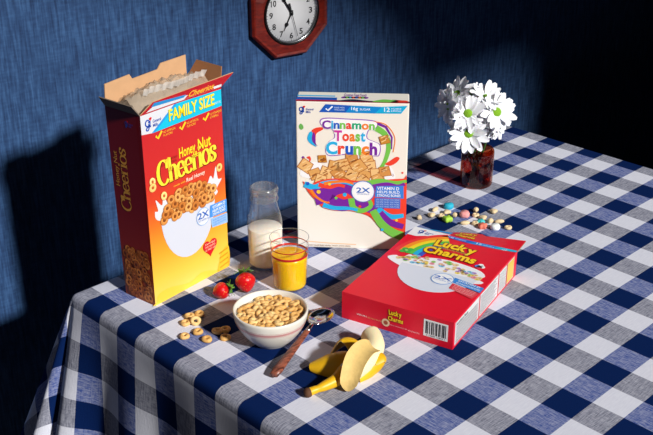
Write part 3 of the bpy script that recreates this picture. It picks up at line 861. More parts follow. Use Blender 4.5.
for k in range(10):
    ps.rect(.035, .70-.065*k, .35, .725-.065*k, ((40, 40, 44), (120, 120, 126))[k % 2], 2)
for k in range(11):
    ps.rect(.395, .83-.068*k, .655-.02*(k % 3), .855-.068*k, (110, 110, 116), 2)
    ps.rect(.70, .83-.068*k, .805, .85-.068*k, (120, 120, 126), 2)
ps.build('side_panel', box3)
# open flap
NF = 10; w = MB(); top = []; 
def fl_pt(u, t):
    tilt = .06+.30*(1-u)*t          # drops towards the left
    return Vector((W3*u, L3+(.40+.42*u)*t, H3-.01-(.22*(1-u)-.02*u)*t))
def flen(u):
    return 1.25 if .37 < u < .60 else (1.12 if .34 < u < .62 else 1.0)
us = [0, .1, .2, .3, .335, .36, .4, .5, .58, .605, .63, .7, .8, .9, 1.0]
vs = []; 
for u in us:
    for t in (0, .5, 1):
        p = fl_pt(u, t*(flen(u) if t == 1 else 1)); vs.append(p)
fs = [(3*i+j, 3*i+3+j, 3*i+4+j, 3*i+1+j) for i in range(len(us)-1) for j in range(2)]
w.add(vs, fs, 0); w.add([p-Vector((0, 0, .03)) for p in vs], [f[::-1] for f in fs], 1)
f3 = w.build('top_flap', [lr, kraft], box3)
def fprint(pts, m, l):
    mbp.add([fl_pt(u, t)+Vector((0, 0, .004+LAYER*l)) for u, t in pts], [tuple(range(len(pts)))], mats_.index(m))
class FlapPrint(Print):
    def P(s, u, v, l): return fl_pt(u, v)+Vector((0, 0, .006+LAYER*l))
fp = FlapPrint((0, L3, H3), (W3, 0, 0), (0, .6, 0))
fp.poly([(.02, .22), (.34, .22), (.34, .78), (.02, .74)], (30, 160, 226), 1)
letters(fp, 'Lucky', [ly], .40, .56, .66, 1.05, 2, .04, .01, 0, (150, 10, 30), None, [5, 0, 2, -2, 3])
letters(fp, 'Charms', [ly], .385, .575, .16, .52, 2, .04, .01, 0, (150, 10, 30), None)
fp.build('flap_print', f3)

# ------------------------------------------------------------------ bowl of cereal
BX, BY = -4.98, 5.48
bowl = thing('cereal_bowl', 'white ceramic bowl with pink bands full of oat rings', 'bowl', T(BX, BY, 0))
ceram = mat('glazed_ceramic', (232, 226, 214), .18, spec=.5, coat=.3)
pink = mat('pink_glaze', (206, 150, 148), .25)
BR, BH = 1.09, 1.06
def bowl_r(z): 
    t = max(0, min(1, (z-.04)/(BH-.04))); return .55+(BR-.55)*math.sin(t*PI/2)**.85
w = MB()
outp = [(.0, .03), (.42, .03), (.46, 0), (.53, 0), (.55, .04)] + [(bowl_r(.04+(BH-.04)*k/14), .04+(BH-.04)*k/14) for k in range(1, 15)]
inp = [(BR-.03, BH+.015), (BR-.07, BH-.01)] + [(bowl_r(.04+(BH-.04)*k/14)-.08, .04+(BH-.04)*k/14) for k in range(12, 1, -1)] + [(.3, .12), (0, .11)]
w.lathe(outp+inp, 64); w.build('bowl_body', ceram, bowl)
for z0, z1 in ((.70, .785), (.81, .822), (.665, .677)):
    w = MB(); w.lathe([(bowl_r(z0)+.004, z0), (bowl_r(z1)+.004, z1)], 64); w.build('painted_band', pink, bowl)
w = MB(); ML = .86
w.lathe([(0, ML)] + [(bowl_r(ML)-.085, ML), (bowl_r(ML)-.10, ML-.05), (0, ML-.06)], 48)
mk = w.build('milk', mat('milk_white', (246, 238, 222), .25, sss=.3)); mk.location = T(BX, BY, 0)
tag(mk, 'white milk pooled between the oat rings in the bowl', 'milk')
oat_m = [mat('toasted_oat_%d' % k, c, .6, bump=.35, bscale=22, vary=.25, vscale=9) for k, c in enumerate(((230, 182, 112), (222, 170, 96), (238, 196, 130)))]
ring_mesh = []
for k in range(5):
    w = MB(); w.torus(.096, .057, 18, 9, 0, .10, 1.05); o = w.build('cereal_ring', oat_m[k % 3]); ring_mesh.append(o.data); bpy.data.objects.remove(o)
def ring_obj(loc, rot, k, sc=1.0):
    o = bpy.data.objects.new('cereal_ring', ring_mesh[k % 5]); COL.objects.link(o)
    o.location = loc; o.rotation_euler = rot; o.scale = (sc, sc, sc); return o
pos = []; rr = random.Random(11)
for k in range(6000):
    a = rr.random()*2*PI; r = .86*math.sqrt(rr.random()); x, y = r*math.cos(a), r*math.sin(a)
    lvl = 0 if len(pos) < 54 else 1
    if any(math.hypot(x-p[0], y-p[1]) < (.205 if p[2] == lvl else .11) for p in pos): continue
    if lvl == 1 and r > .74: continue
    pos.append((x, y, lvl))
    if len(pos) >= 92: break
for i, (x, y, lvl) in enumerate(pos):
    z = ML+.045+lvl*.095+.03*(1-(x*x+y*y))
    o = ring_obj(T(BX+x, BY+y, z), (rr.uniform(-.45, .45) if lvl == 0 else rr.uniform(-.55, .55), rr.uniform(-.4, .4), rr.random()*6), i, rr.uniform(.95, 1.12))
    tag(o, 'golden oat cereal ring heaped with others in the white bowl of milk', 'cereal', 'oat rings in the bowl')
# spilled rings
spill = [((-5.92, 8.15), 'oat ring in sun at the top of the cluster left of the bowl'),
 ((-5.62, 8.04), 'dark oat ring just inside bowl shadow, nearest the left strawberry'),
 ((-6.03, 7.70), 'oat ring leaning on its edge in the middle of the left cluster'),
 ((-6.24, 7.92), 'dim oat ring half hidden at the left end of the upper cluster'),
 ((-6.29, 7.26), 'oat ring at the shadow edge on blue cloth below the cluster'),
 ((-6.72, 7.34), 'lone pale oat ring, leftmost on the cloth by the tall box'),
 ((-6.36, 6.75), 'sunlit oat ring nearest the table edge left of the bowl'),
 ((-5.86, 6.89), 'shaded oat ring, left one of three on the navy square'),
 ((-5.63, 6.79), 'shaded oat ring, upper right one of three on the navy square'),
 ((-5.91, 6.45), 'shaded oat ring, lowest of three beside the bowl')]
for k, ((x, y), lab) in enumerate(spill):
    up = 'leaning' in lab
    o = ring_obj(T(x, y, .128 if up else .056), (1.1 if up else rr.uniform(-.05, .05), 0, rr.random()*6), k, 1.05)
    tag(o, lab, 'cereal', 'oat rings spilled on the cloth')

# ------------------------------------------------------------------ milk bottle
clear = glassy('clear_glass', (.97, .98, .98), 1.0)
milky = glassy('milk_filmed_glass', (.97, .97, .96), 1.0, .03, 1.6, .035)
bx, by = -1.945, 9.149
bot = thing('milk_bottle', 'clear glass milk bottle half full standing behind the juice', 'bottle', T(bx, by, 0))
w = MB()
pf_ = [(0, .03), (.5, .02), (.56, .06), (.575, .15), (.575, 1.5), (.565, 1.68), (.53, 1.85), (.48, 2.02), (.44, 2.17), (.42, 2.28), (.42, 2.34)]
w.lathe(pf_, 56)
w.build('bottle_body', milky, bot)
rim_g = glassy('rim_glass', (.82, .84, .84), 1.0, .05, 1.8, .07)
w = MB(); w.lathe([(.42, 2.34), (.46, 2.36), (.475, 2.41), (.455, 2.46), (.44, 2.5), (.44, 2.62), (.465, 2.66), (.475, 2.72), (.45, 2.8), (.41, 2.83), (.39, 2.78), (.385, 2.5), (.38, 2.34)], 56)
w.build('neck_rim', rim_g, bot)
w = MB(); w.lathe([(0, .05), (.48, .05), (.535, .1), (.555, .18), (.555, 1.36), (.54, 1.38), (0, 1.37)], 56)
ml = w.build('milk', mat('bottle_milk', (248, 240, 226), .2, sss=.2)); ml.location = T(bx, by, 0)
tag(ml, 'white milk filling the lower half of the glass bottle', 'milk')

# ------------------------------------------------------------------ juice glass
gx, gy = -2.373, 7.503
gl = thing('juice_glass', 'tumbler of orange juice with two red stripes round the rim', 'glass', T(gx, gy, 0))
def gr_(z): return .53+.09*z/1.73
w = MB()
w.lathe([(0, .02), (.5, .0), (.53, .03)] + [(gr_(.1+k*.163), .1+k*.163) for k in range(11)], 56); w.build('glass_body', clear, gl)
w = MB(); w.torus(gr_(1.73), .014, 56, 8, c=(0, 0, 1.73)); w.build('rim', rim_g, gl)
redb = mat('red_enamel', (200, 28, 40), .3)
for z0, z1 in ((1.40, 1.435), (1.14, 1.215)):
    w = MB(); w.lathe([(gr_(z0)+.006, z0), (gr_(z1)+.006, z1)], 56); w.build('red_stripe', redb, gl)
w = MB(); w.lathe([(0, .04), (.48, .04), (.512, .08)] + [(gr_(.1+k*.1)-.018, .1+k*.1) for k in range(11)] + [(gr_(1.1)-.04, 1.11), (0, 1.10)], 56)
jm = mat('orange_juice', (255, 196, 20), .25, sss=.35); jm.node_tree.nodes['Principled BSDF'].inputs['Subsurface Radius'].default_value = (.02, .012, .002)
ju = w.build('orange_juice', jm); ju.location = T(gx, gy, 0)
tag(ju, 'bright yellow orange juice filling the striped tumbler', 'juice')

# ------------------------------------------------------------------ strawberries
def berry_mat():
    m = mat('strawberry_skin', (214, 22, 26), .28, spec=.5)
    nt = m.node_tree; b = nt.nodes['Principled BSDF']
    tc = nt.nodes.new('ShaderNodeTexCoord'); v = nt.nodes.new('ShaderNodeTexVoronoi'); v.inputs['Scale'].default_value = 13/U
    nt.links.new(tc.outputs['Object'], v.inputs['Vector'])
    cr = nt.nodes.new('ShaderNodeValToRGB'); e = cr.color_ramp.elements
    e[0].position = .10; e[0].color = (*lin((240, 190, 80)), 1); e[1].position = .2; e[1].color = (*lin((206, 18, 24)), 1)
    nt.links.new(v.outputs['Distance'], cr.inputs[0]); nt.links.new(cr.outputs[0], b.inputs['Base Color'])
    bp = nt.nodes.new('ShaderNodeBump'); bp.inputs['Strength'].default_value = .5; bp.inputs['Distance'].default_value = .001
    nt.links.new(v.outputs['Distance'], bp.inputs['Height']); nt.links.new(bp.outputs[0], b.inputs['Normal'])
    return m
bm_ = berry_mat(); leafm = mat('calyx_green', (86, 130, 42), .5, vary=.3)
def strawberry(x, y, r, ln, axis, lab, zc):
    t = thing('strawberry', lab, 'strawberry', T(x, y, zc))
    w = MB(); prof = []
    for k in range(15):
        q = k/14
        prof.append((r*(math.sin(PI*min(1, q*1.0))**.62)*(1.08-.42*q)*1.12 if 0 < k < 14 else 0, ln*(.5-q)))
    w.lathe(prof, 28)
    q = Vector((0, 0, 1)).rotation_difference(Vector(axis).normalized())
    b = fix_normals(w.build('berry', bm_, t)); b.rotation_mode = 'QUATERNION'; b.rotation_quaternion = q
    w = MB()
    for k in range(9):
        a = 2*PI*k/9; d = Vector((math.cos(a), math.sin(a), 0)); s_ = Vector((-d.y, d.x, 0))
        z0 = ln*.5-.015; L = r*1.0
        up = .10 if k % 2 else -.03
        P = [s_*-.02, d*L*.5+s_*-.07, d*L+Vector((0, 0, up)), d*L*.5+s_*.07, s_*.02]
        P = [p+Vector((0, 0, z0+(.05 if i in (1, 3) else .02))) for i, p in enumerate(P)]
        w.add(P+[p+Vector((0, 0, .015)) for p in P], [(0,1,2,3,4), (9,8,7,6,5), (0,5,6,1), (1,6,7,2), (2,7,8,3), (3,8,9,4)], 0)
    w.tube([(0, 0, ln*.5), (.02, 0, ln*.5+.16)], .025, 8)
    c = w.build('calyx', leafm, t); c.rotation_mode = 'QUATERNION'; c.rotation_quaternion = q
    return t
strawberry(-4.46, 8.42, .27, .56, (.75, -.62, .28), 'smaller strawberry lying on its side with green leaves showing', .24)
strawberry(-3.63, 8.20, .325, .66, (.25, .55, .80), 'larger plump red strawberry standing beside the milk bottle', .31)

# ------------------------------------------------------------------ spoon
sp_ = thing('spoon', 'metal spoon with a wooden handle lying between bowl and banana', 'spoon', T(-4.4, 4.85, 0))
steel = mat('polished_steel', (190, 190, 194), .12, 1.0)
O_ = Vector((-4.4, 4.85, 0))
def L_(x, y, z): return Vector((x, y, z))-O_
tip = Vector((-2.72, 5.38, 0)); neck = Vector((-3.85, 4.93, 0)); ax = (tip-neck); sl = ax.length; ax.normalize(); sd = Vector((-ax.y, ax.x, 0))
w = MB(); vs = []; nu, nv = 28, 9
hw = .36; hl = sl/2; cen = (tip+neck)/2
for side in (0, 1):
    for j in range(nv):
        rj = j/(nv-1)
        for k in range(nu):
            a = 2*PI*k/nu
            x = rj*hl*math.cos(a); y = rj*hw*math.sin(a)*(1+.12*math.cos(a))
            z = .06+.16*rj**2.2 + (.018 if side else 0) + .05*(-math.cos(a))*rj
            vs.append(cen+ax*x+sd*y+Vector((0, 0, z))-O_)
fs = []
for j in range(nv-1):
    for k in range(nu):
        k2 = (k+1) % nu
        fs.append((j*nu+k, (j+1)*nu+k, (j+1)*nu+k2, j*nu+k2)); o_ = nu*nv
        fs.append((o_+j*nu+k, o_+j*nu+k2, o_+(j+1)*nu+k2, o_+(j+1)*nu+k))
for k in range(nu):
    k2 = (k+1) % nu; j = nv-1; o_ = nu*nv
    fs.append((j*nu+k, o_+j*nu+k, o_+j*nu+k2, j*nu+k2))
w.add(vs, fs, 0, True); w.build('spoon_head', steel, sp_)
h0 = Vector((-4.12, 4.82, 0)); h1 = Vector((-6.28, 3.92, 0))
w = MB(); w.tube([L_(neck.x+.08, neck.y+.03, .24), L_(neck.x-.08, neck.y-.03, .27), L_(h0.x-.1, h0.y-.04, .26)], [.075, .06, .07], 10); w.build('neck', steel, sp_)
hd = (h1-h0); w = MB(); pts = []; rad = []
for k in range(10):
    t = k/9; p = h0+hd*t; pts.append(L_(p.x, p.y, .26-.12*t)); rad.append(.085+.075*t if k < 9 else .13)
w.tube(pts, rad, 12, flat=.62)
def woodmat(name, a, b_, sc):
    m = bpy.data.materials.new(name); m.use_nodes = True; nt = m.node_tree; bs = nt.nodes['Principled BSDF']; bs.inputs['Roughness'].default_value = .4
    tc = nt.nodes.new('ShaderNodeTexCoord'); mp = nt.nodes.new('ShaderNodeMapping'); mp.inputs['Scale'].default_value = sc
    n = nt.nodes.new('ShaderNodeTexNoise'); n.inputs['Scale'].default_value = 60; n.inputs['Detail'].default_value = 5
    cr = nt.nodes.new('ShaderNodeValToRGB'); e = cr.color_ramp.elements; e[0].position = .35; e[0].color = (*lin(a), 1); e[1].position = .65; e[1].color = (*lin(b_), 1)
    nt.links.new(tc.outputs['Object'], mp.inputs[0]); nt.links.new(mp.outputs[0], n.inputs['Vector']); nt.links.new(n.outputs['Fac'], cr.inputs[0]); nt.links.new(cr.outputs[0], bs.inputs['Base Color'])
    return m
w.build('handle', woodmat('rosewood', (70, 34, 26), (158, 88, 66), (1.2, 6, 1)), sp_)

# ------------------------------------------------------------------ banana
NO = Vector((-4.7, 2.95, 0))
ban_ = thing('banana', 'half peeled banana lying at the front of the table', 'banana', T(NO.x, NO.y, 0))
skin = mat('banana_skin', (234, 180, 24), .42, vary=.12, vscale=4)
peel_in = mat('peel_inside', (222, 188, 116), .7, vary=.2, vscale=6, bump=.3, bscale=14)
flesh = mat('banana_flesh', (250, 232, 186), .55, bump=.25, bscale=8, sss=.15)
def N_(x, y, z): return Vector((x, y, z))-NO
CAMR = Vector((.713, -.702, 0)); CAMU = Vector((.30, .305, .904))
def strip(name, path, hws, nrm, curl, mats, parent, t=.045, nw=9, sub=5):
    """a peel strip: centre path, half widths, outward direction of the yellow side, cross curl"""
    c = curve(path, sub); N = len(c); w = MB(); vo = []; vi = []
    for i, p in enumerate(c):
        q = i/(N-1)*(len(hws)-1); k = min(int(q), len(hws)-2); h = hws[k]+(hws[k+1]-hws[k])*(q-k)
        k2 = min(int(q*(len(nrm)-1)/(len(hws)-1)), len(nrm)-2); f = q*(len(nrm)-1)/(len(hws)-1)-k2
        n = (Vector(nrm[k2]).lerp(Vector(nrm[k2+1]), f)).normalized()
        tg = (c[min(i+1, N-1)]-c[max(i-1, 0)]).normalized()
        n = (n-tg*n.dot(tg)).normalized(); s_ = tg.cross(n).normalized()
        for j in range(nw):
            a = (j/(nw-1)-.5)*2
            d = s_*h*math.sin(a*curl)/math.sin(curl) + n*h*(math.cos(a*curl)-1)/math.sin(curl)
            vo.append(p+d); vi.append(p+d-n*t*(1-.6*abs(a)**3))
    w.add(vo, [(i*nw+j, i*nw+j+1, (i+1)*nw+j+1, (i+1)*nw+j) for i in range(N-1) for j in range(nw-1)], 0, True)
    w.add(vi, [(i*nw+j, (i+1)*nw+j, (i+1)*nw+j+1, i*nw+j+1) for i in range(N-1) for j in range(nw-1)], 1, True)
    b = vo+vi; o = len(vo); fs = []
    for i in range(N-1):
        fs += [(i*nw, (i+1)*nw, o+(i+1)*nw, o+i*nw), (i*nw+nw-1, o+i*nw+nw-1, o+(i+1)*nw+nw-1, (i+1)*nw+nw-1)]
    for j in range(nw-1):
        fs += [(j, o+j, o+j+1, j+1), ((N-1)*nw+j, (N-1)*nw+j+1, o+(N-1)*nw+j+1, o+(N-1)*nw+j)]
    w.add(b, fs, 1, True)
    return w.build(name, mats, parent)
w = MB()
st = [N_(-6.20, 2.68, .13), N_(-6.0, 2.62, .15), N_(-5.78, 2.54, .18), N_(-5.3, 2.47, .22), N_(-4.89, 2.53, .27), N_(-4.5, 2.5, .33)]
w.tube([tuple(p) for p in curve(st, 4)], [.13-.02*math.sin(k/20*6) if k < 6 else .10+.014*(k-6) for k in range(21)], 12)
w.build('stem', skin, ban_)
w = MB(); w.tube([N_(-6.27, 2.71, .13), N_(-6.20, 2.68, .13), N_(-6.12, 2.655, .135)], [.10, .14, .128], 10)
w.build('stem_end', mat('banana_stem_end', (92, 58, 34), .8), ban_)
w = MB(); fp_ = curve([N_(-5.0, 2.37, .32), N_(-4.58, 2.36, .36), N_(-4.0, 2.46, .38), N_(-3.54, 2.73, .40), N_(-3.27, 3.10, .42), N_(-3.22, 3.22, .42)], 5)
NF_ = len(fp_); w.tube([tuple(p) for p in fp_], [(.30 if k < NF_-5 else .30*math.sqrt(max(0.03, 1-((k-NF_+5)/4.0)**2))) for k in range(NF_)], 16)
w.build('flesh', flesh, ban_)
strip('peel_flap', [N_(-3.98, 2.38, .66), N_(-4.35, 2.33, .80), N_(-4.8, 2.24, .72), N_(-5.17, 2.09, .42), N_(-5.30, 2.06, .07)], [.22, .26, .29, .30, .28, .24, .05], [(.2, .3, -1), (.4, .4, -.8), (.7, .6, -.4), (.8, .6, -.1)], .8, [skin, peel_in], ban_)
strip('peel_flap', [N_(-4.45, 2.52, .50), N_(-4.72, 2.64, .52), N_(-4.98, 2.78, .47), N_(-5.17, 3.08, .37), N_(-5.38, 3.46, .22)], [.26, .33, .37, .33, .12], [(-.4, -.5, .8), (-.5, -.5, .7), (-.5, -.4, .7)], 1.25, [skin, peel_in], ban_)
strip('peel_flap', [N_(-4.15, 2.75, .40), N_(-3.96, 3.08, .55), N_(-3.93, 3.42, .55), N_(-4.10, 3.62, .36), N_(-4.36, 3.66, .09)], [.20, .26, .27, .24, .10], [(.1, -.2, 1), (.3, .5, .9), (.1, .9, .4), (-.3, .8, .3)], .8, [skin, peel_in], ban_)
strip('peel_flap', [N_(-4.15, 2.22, .42), N_(-3.84, 2.16, .50), N_(-3.68, 2.14, .34), N_(-3.85, 2.08, .17), N_(-4.25, 2.06, .12), N_(-4.72, 2.14, .10)], [.16, .20, .21, .21, .20, .10], [(.1, -.2, 1), (.6, -.3, .6), (.7, -.5, -.1), (.3, -.8, -.2), (-.1, -1, .3)], .7, [skin, peel_in], ban_)

# ------------------------------------------------------------------ amber vase with daisies
VX, VY = 8.36, 8.36
vase = thing('flower_vase', 'amber brown glass jar holding the white daisies', 'vase', T(VX, VY, 0))
amber = glassy('amber_glass', (.72, .32, .19), .9, .03, 1.55)
VR, VH = .635, 1.55
w = MB()
w.lathe([(0, .04), (.56, .02), (.61, .05), (VR, .14), (VR, 1.38), (.62, 1.47), (.57, 1.53), (.53, 1.55), (.50, 1.53), (.54, 1.46), (.575, 1.38), (.575, .16), (.54, .1), (0, .1)], 56)
w.build('jar_body', amber, vase)
petal_m = mat('daisy_petal', (246, 246, 250), .55, sss=.08)
disc_m = mat('daisy_centre', (126, 178, 22), .7, bump=.8, bscale=60, vary=.3, vscale=30)
stem_m = mat('flower_stem', (52, 84, 30), .6)
petal_mesh = []
for k in range(4):
    w = MB(); L = .56; N = 7; vs = []
    rp = random.Random(k)
    bend = rp.uniform(-.08, .10)
    for i in range(N):
        t = i/(N-1); wd = .128*(math.sin(PI*min(1, .12+t*.80))**.7)*(1 if t < .95 else .75)
        z = .04*math.sin(PI*t)+bend*t*t
        for j, q in enumerate((-1, -.35, .35, 1)):
            vs.append((.12+L*t, wd*q, z+(.018 if abs(q) == 1 else -.004)))
    fs = [(i*4+j, (i+1)*4+j, (i+1)*4+j+1, i*4+j+1) for i in range(N-1) for j in range(3)]
    o_ = len(vs)
    w.add(vs+[(x, y, z-.012) for x, y, z in vs], fs+[(a+o_, d+o_, c+o_, b+o_) for a, b, c, d in fs], 0, True)
    o = w.build('petal', petal_m); petal_mesh.append(o.data); bpy.data.objects.remove(o)
w = MB(); w.ball((0, 0, .03), (.165, .165, .09), 18, 8); o = w.build('flower_centre', disc_m); cen_mesh = o.data; bpy.data.objects.remove(o)
TOCAM = Vector((-.70, -.62, .45))
def daisy(c, nrm, sc, lab, seed, cup=.0):
    sc *= 1.07
    c = Vector(c); t = thing('daisy', lab, 'flower', T(*c), 0, 'daisies in the amber jar')
    t.rotation_mode = 'QUATERNION'
    n = Vector(nrm).normalized(); t.rotation_quaternion = Vector((0, 0, 1)).rotation_difference(n)
    rp = random.Random(seed); k0 = rp.random()*6
    o = bpy.data.objects.new('flower_centre', cen_mesh); COL.objects.link(o); o.parent = t; o.scale = (sc,)*3
    for ring, cnt, tilt, s_ in ((0, 14, .02, 1.0), (1, 13, -.20, .95)):
        for k in range(cnt):
            p = bpy.data.objects.new('petal', petal_mesh[(k+seed) % 4]); COL.objects.link(p); p.parent = t
            a = k0+2*PI*(k+.5*ring)/cnt+rp.uniform(-.09, .09)
            p.rotation_euler = (rp.uniform(-.25, .25), tilt+rp.uniform(-.16, .12)-cup, a)
            q = sc*s_*rp.uniform(.9, 1.08); p.scale = (q, q, q); p.location = (0, 0, (-.012*ring+.01)*U)
    # stem down into the jar
    b = Vector((VX+rp.uniform(-.25, .25), VY+rp.uniform(-.25, .25), .16)); mid = Vector((VX+(c.x-VX)*.35, VY+(c.y-VY)*.35, 1.5))
    dd = c-n*.03
    inv = t.rotation_quaternion.inverted()
    pts = [inv @ (Vector(p)-c) for p in curve([b, mid, c-n*.28-Vector((0, 0, .12)), dd], 6)]
    w = MB(); w.tube([tuple(p) for p in pts], .035, 7); w.build('stem', stem_m, t)
    w = MB(); w.ball((0, 0, -.05), (.13, .13, .07), 12, 6); w.build('bud_base', stem_m, t)
def toward(q, k=1.0, add=(0, 0, 0)): return tuple(TOCAM*k+Vector(add))
RT = Vector((.713, -.702, 0)); UPV = Vector((0, 0, 1)); FWD = Vector((.70, .62, 0))
def nv(r, u_, f): return tuple(RT*r+UPV*u_-FWD*f)
def place(px_r, px_u, dep):
    px_r -= .24; px_u += .54   # metres-free offsets from the jar axis in squares: right, height, towards camera
    return Vector((VX, VY, 0))+RT*px_r+UPV*px_u-FWD*dep
daisy(place(-1.00, 2.75, .10), nv(-.75, .05, .45), 1.0, 'leftmost daisy turned away to the left with a dark centre', 1)
daisy(place(-.28, 2.56, .50), nv(-.10, .35, 1), .98, 'white daisy in the middle with round green centre facing forward', 2)
daisy(place(.80, 2.56, .35), nv(.35, .35, .9), 1.06, 'right hand daisy with green centre, tilted to the right', 3)
daisy(place(-.22, 1.82, .62), nv(-.05, .30, 1), 1.08, 'lowest daisy, its petals hanging over the jar rim', 4)
daisy(place(-.68, 3.15, .0), nv(-.5, .55, .35), .98, 'top left daisy with raised petals behind the others', 5, .1)
daisy(place(.42, 2.98, -.05), nv(.12, .75, .45), .98, 'top right daisy seen from its edge above the right hand one', 6, .1)
daisy(place(.88, 1.98, .05), nv(.7, .0, .55), .92, 'low right daisy hanging out to the side of the jar', 7)
daisy(place(.36, 1.90, .05), nv(.2, .1, .8), .80, 'small daisy tucked in shade between the lower blooms', 8)
daisy(place(-.12, 3.02, -.45), nv(-.1, .6, -.8), .72, 'grey shaded daisy turned backwards at the top of the bunch', 9, .2)

# ------------------------------------------------------------------ spilled oats and marshmallows
oatp = mat('pale_oat', (230, 204, 162), .7, bump=.5, bscale=20, vary=.2, vscale=8)
def oat_mesh(kind):
    w = MB()
    if kind == 0:      # bell / lump
        w.ball((0, 0, .13), (.17, .13, .13), 14, 9, 0, lambda p, q: q*(1+.18*math.sin(4*math.atan2(p.y, p.x))*(1-abs(p.z))))
    elif kind == 1:    # clover
        w.ball((0, 0, .11), (.19, .19, .11), 20, 9, 0, lambda p, q: q*(1+.28*math.sin(3*math.atan2(p.y, p.x))*(1-abs(p.z))))
    elif kind == 2:    # fish / cross
        w.ball((0, 0, .11), (.22, .13, .11), 20, 9, 0, lambda p, q: q*(1+.22*math.cos(2*math.atan2(p.y, p.x)+1)*(1-abs(p.z))))
    else:              # ring-like
        w.torus(.11, .075, 16, 9, 0, .12, 1.1, (0, 0, .08))
    o = w.build('oat_piece', oatp); me = o.data; bpy.data.objects.remove(o); return me
oats = [oat_mesh(k) for k in range(4)]
def oat(x, y, k, lab, z=0.0, sc=.72):
    o = bpy.data.objects.new('oat_piece', oats[k % 4]); COL.objects.link(o); o.location = T(x, y, z); o.rotation_euler = (0, 0, rr.random()*6); o.scale = (sc,)*3
    tag(o, lab, 'cereal', 'oat pieces spilled from the red box')
for x, y, k, lab in (
 (4.29, 7.79, 0, 'tan oat piece farthest left by the corner of the red box flap'),
 (4.80, 7.64, 1, 'tan oat piece between the leftmost one and the green marshmallow'),
 (5.28, 7.86, 2, 'tan oat piece at the back left of the spill, left of the blue marshmallow'),
 (5.04, 7.36, 3, 'oat piece touching the left side of the packed group above the green marshmallow'),
 (5.40, 7.40, 1, 'oat piece at the back of the packed group above the green marshmallow'),
 (5.38, 7.02, 0, 'oat piece at the right of the packed group above the green marshmallow'),
 (6.29, 6.75, 0, 'topmost tan oat piece of the right hand group'),
 (5.98, 6.52, 3, 'tan oat piece just below the topmost one of the right hand group'),
 (5.97, 6.17, 1, 'tan oat piece in the centre of the right hand group, behind the turquoise marshmallow'),
 (5.15, 6.35, 2, 'tan oat piece beside the flap notch, left of the right hand group'),
 (5.41, 6.10, 3, 'tan oat piece left of the turquoise marshmallow'),
 (5.92, 5.80, 0, 'tan oat piece right of the turquoise marshmallow'),
 (6.13, 5.55, 2, 'tan oat piece at the right end of the right hand group'),
 (6.68, 6.23, 1, 'separate tan oat piece on the grey check behind the right hand group'),
 (5.97, 5.05, 3, 'single tan oat piece farthest right near the red flap corner')):
    oat(x, y, k, lab)
def marsh(x, y, rgb, shape, lab, sc=1.0, rz=0.0, z=0.0, extra=None):
    w = MB(); n = 26; h = .17; m_ = mat('marshmallow_%d_%d_%d' % rgb, rgb, .65, sss=.1)
    def rad(a):
        if shape == 'clover': return .15*(1+.22*math.cos(4*a))
        if shape == 'heart': return .145*(1+.22*math.sin(a)*abs(math.cos(a))-.18*math.sin(a))
        if shape == 'star': return .15*(1+.2*math.cos(5*a))
        if shape == 'moon': return .165*(1-.45*max(0, math.cos(a))**2)
        return .15
    prof = [(0, .0), (.8, 0), (1, .05), (1, h-.05), (.82, h), (0, h)]
    vs = []; fs = []
    for r, zz in prof:
        for k in range(n): a = 2*PI*k/n; vs.append((r*rad(a)*math.cos(a), r*rad(a)*math.sin(a), zz))
    for i in range(len(prof)-1):
        for k in range(n): fs.append((i*n+k, i*n+(k+1) % n, (i+1)*n+(k+1) % n, (i+1)*n+k))
    w.add(vs, fs, 0, True); o = w.build('marshmallow', m_); fix_normals(o); o.location = T(x, y, z); o.rotation_euler = (0, 0, rz); o.scale = (sc,)*3
    tag(o, lab, 'marshmallow', 'marshmallow charms spilled from the red box')
marsh(5.84, 7.68, (40, 176, 205), 'moon', 'blue marshmallow lying alone at the back of the spill', 1.15, 1.0)
marsh(4.92, 6.98, (168, 214, 70), 'clover', 'green marshmallow by the left half of the open red flap', 1.1, .4)
marsh(5.66, 6.78, (240, 160, 158), 'heart', 'pink heart marshmallow between the two groups of oats', 1.25, 2.2)
marsh(5.64, 6.02, (70, 196, 196), 'star', 'turquoise marshmallow among the right hand group of oats', .85, .2)
marsh(5.38, 5.74, (238, 128, 104), 'star', 'orange marshmallow touching the red flap next to the white one', 1.0, .7)
marsh(5.62, 5.36, (246, 246, 244), 'round', 'white marshmallow standing at the notch of the red flap', 1.15, .3)

# ------------------------------------------------------------------ wall clock
wdir = Vector((math.cos(WTH), -math.sin(WTH), 0)); wn = Vector((math.sin(WTH), math.cos(WTH), 0))
cp = WQ + wdir*10.33
clock = thing('wall_clock', 'octagonal dark red wooden wall clock with a white dial', 'clock', T(cp.x, cp.y, 5.95), -WTH)
cw = woodmat('clock_wood', (82, 14, 7), (120, 28, 13), (1, 1, 3))
w = MB()
def octa(ap, y): 
    r = ap/math.cos(PI/8); return [(r*math.cos(PI/8+k*PI/4), y, r*math.sin(PI/8+k*PI/4)) for k in range(8)]
AP = 1.77
rings = [octa(AP, -.0), octa(AP, -.24), octa(AP-.07, -.32), octa(AP-.16, -.30), octa(AP-.45, -.36)]
vs = []; fs = []
for r_ in rings: vs += r_
for i in range(len(rings)-1):
    for k in range(8): fs.append((i*8+k, i*8+(k+1) % 8, (i+1)*8+(k+1) % 8, (i+1)*8+k))
w.add(vs, fs, 0, False)
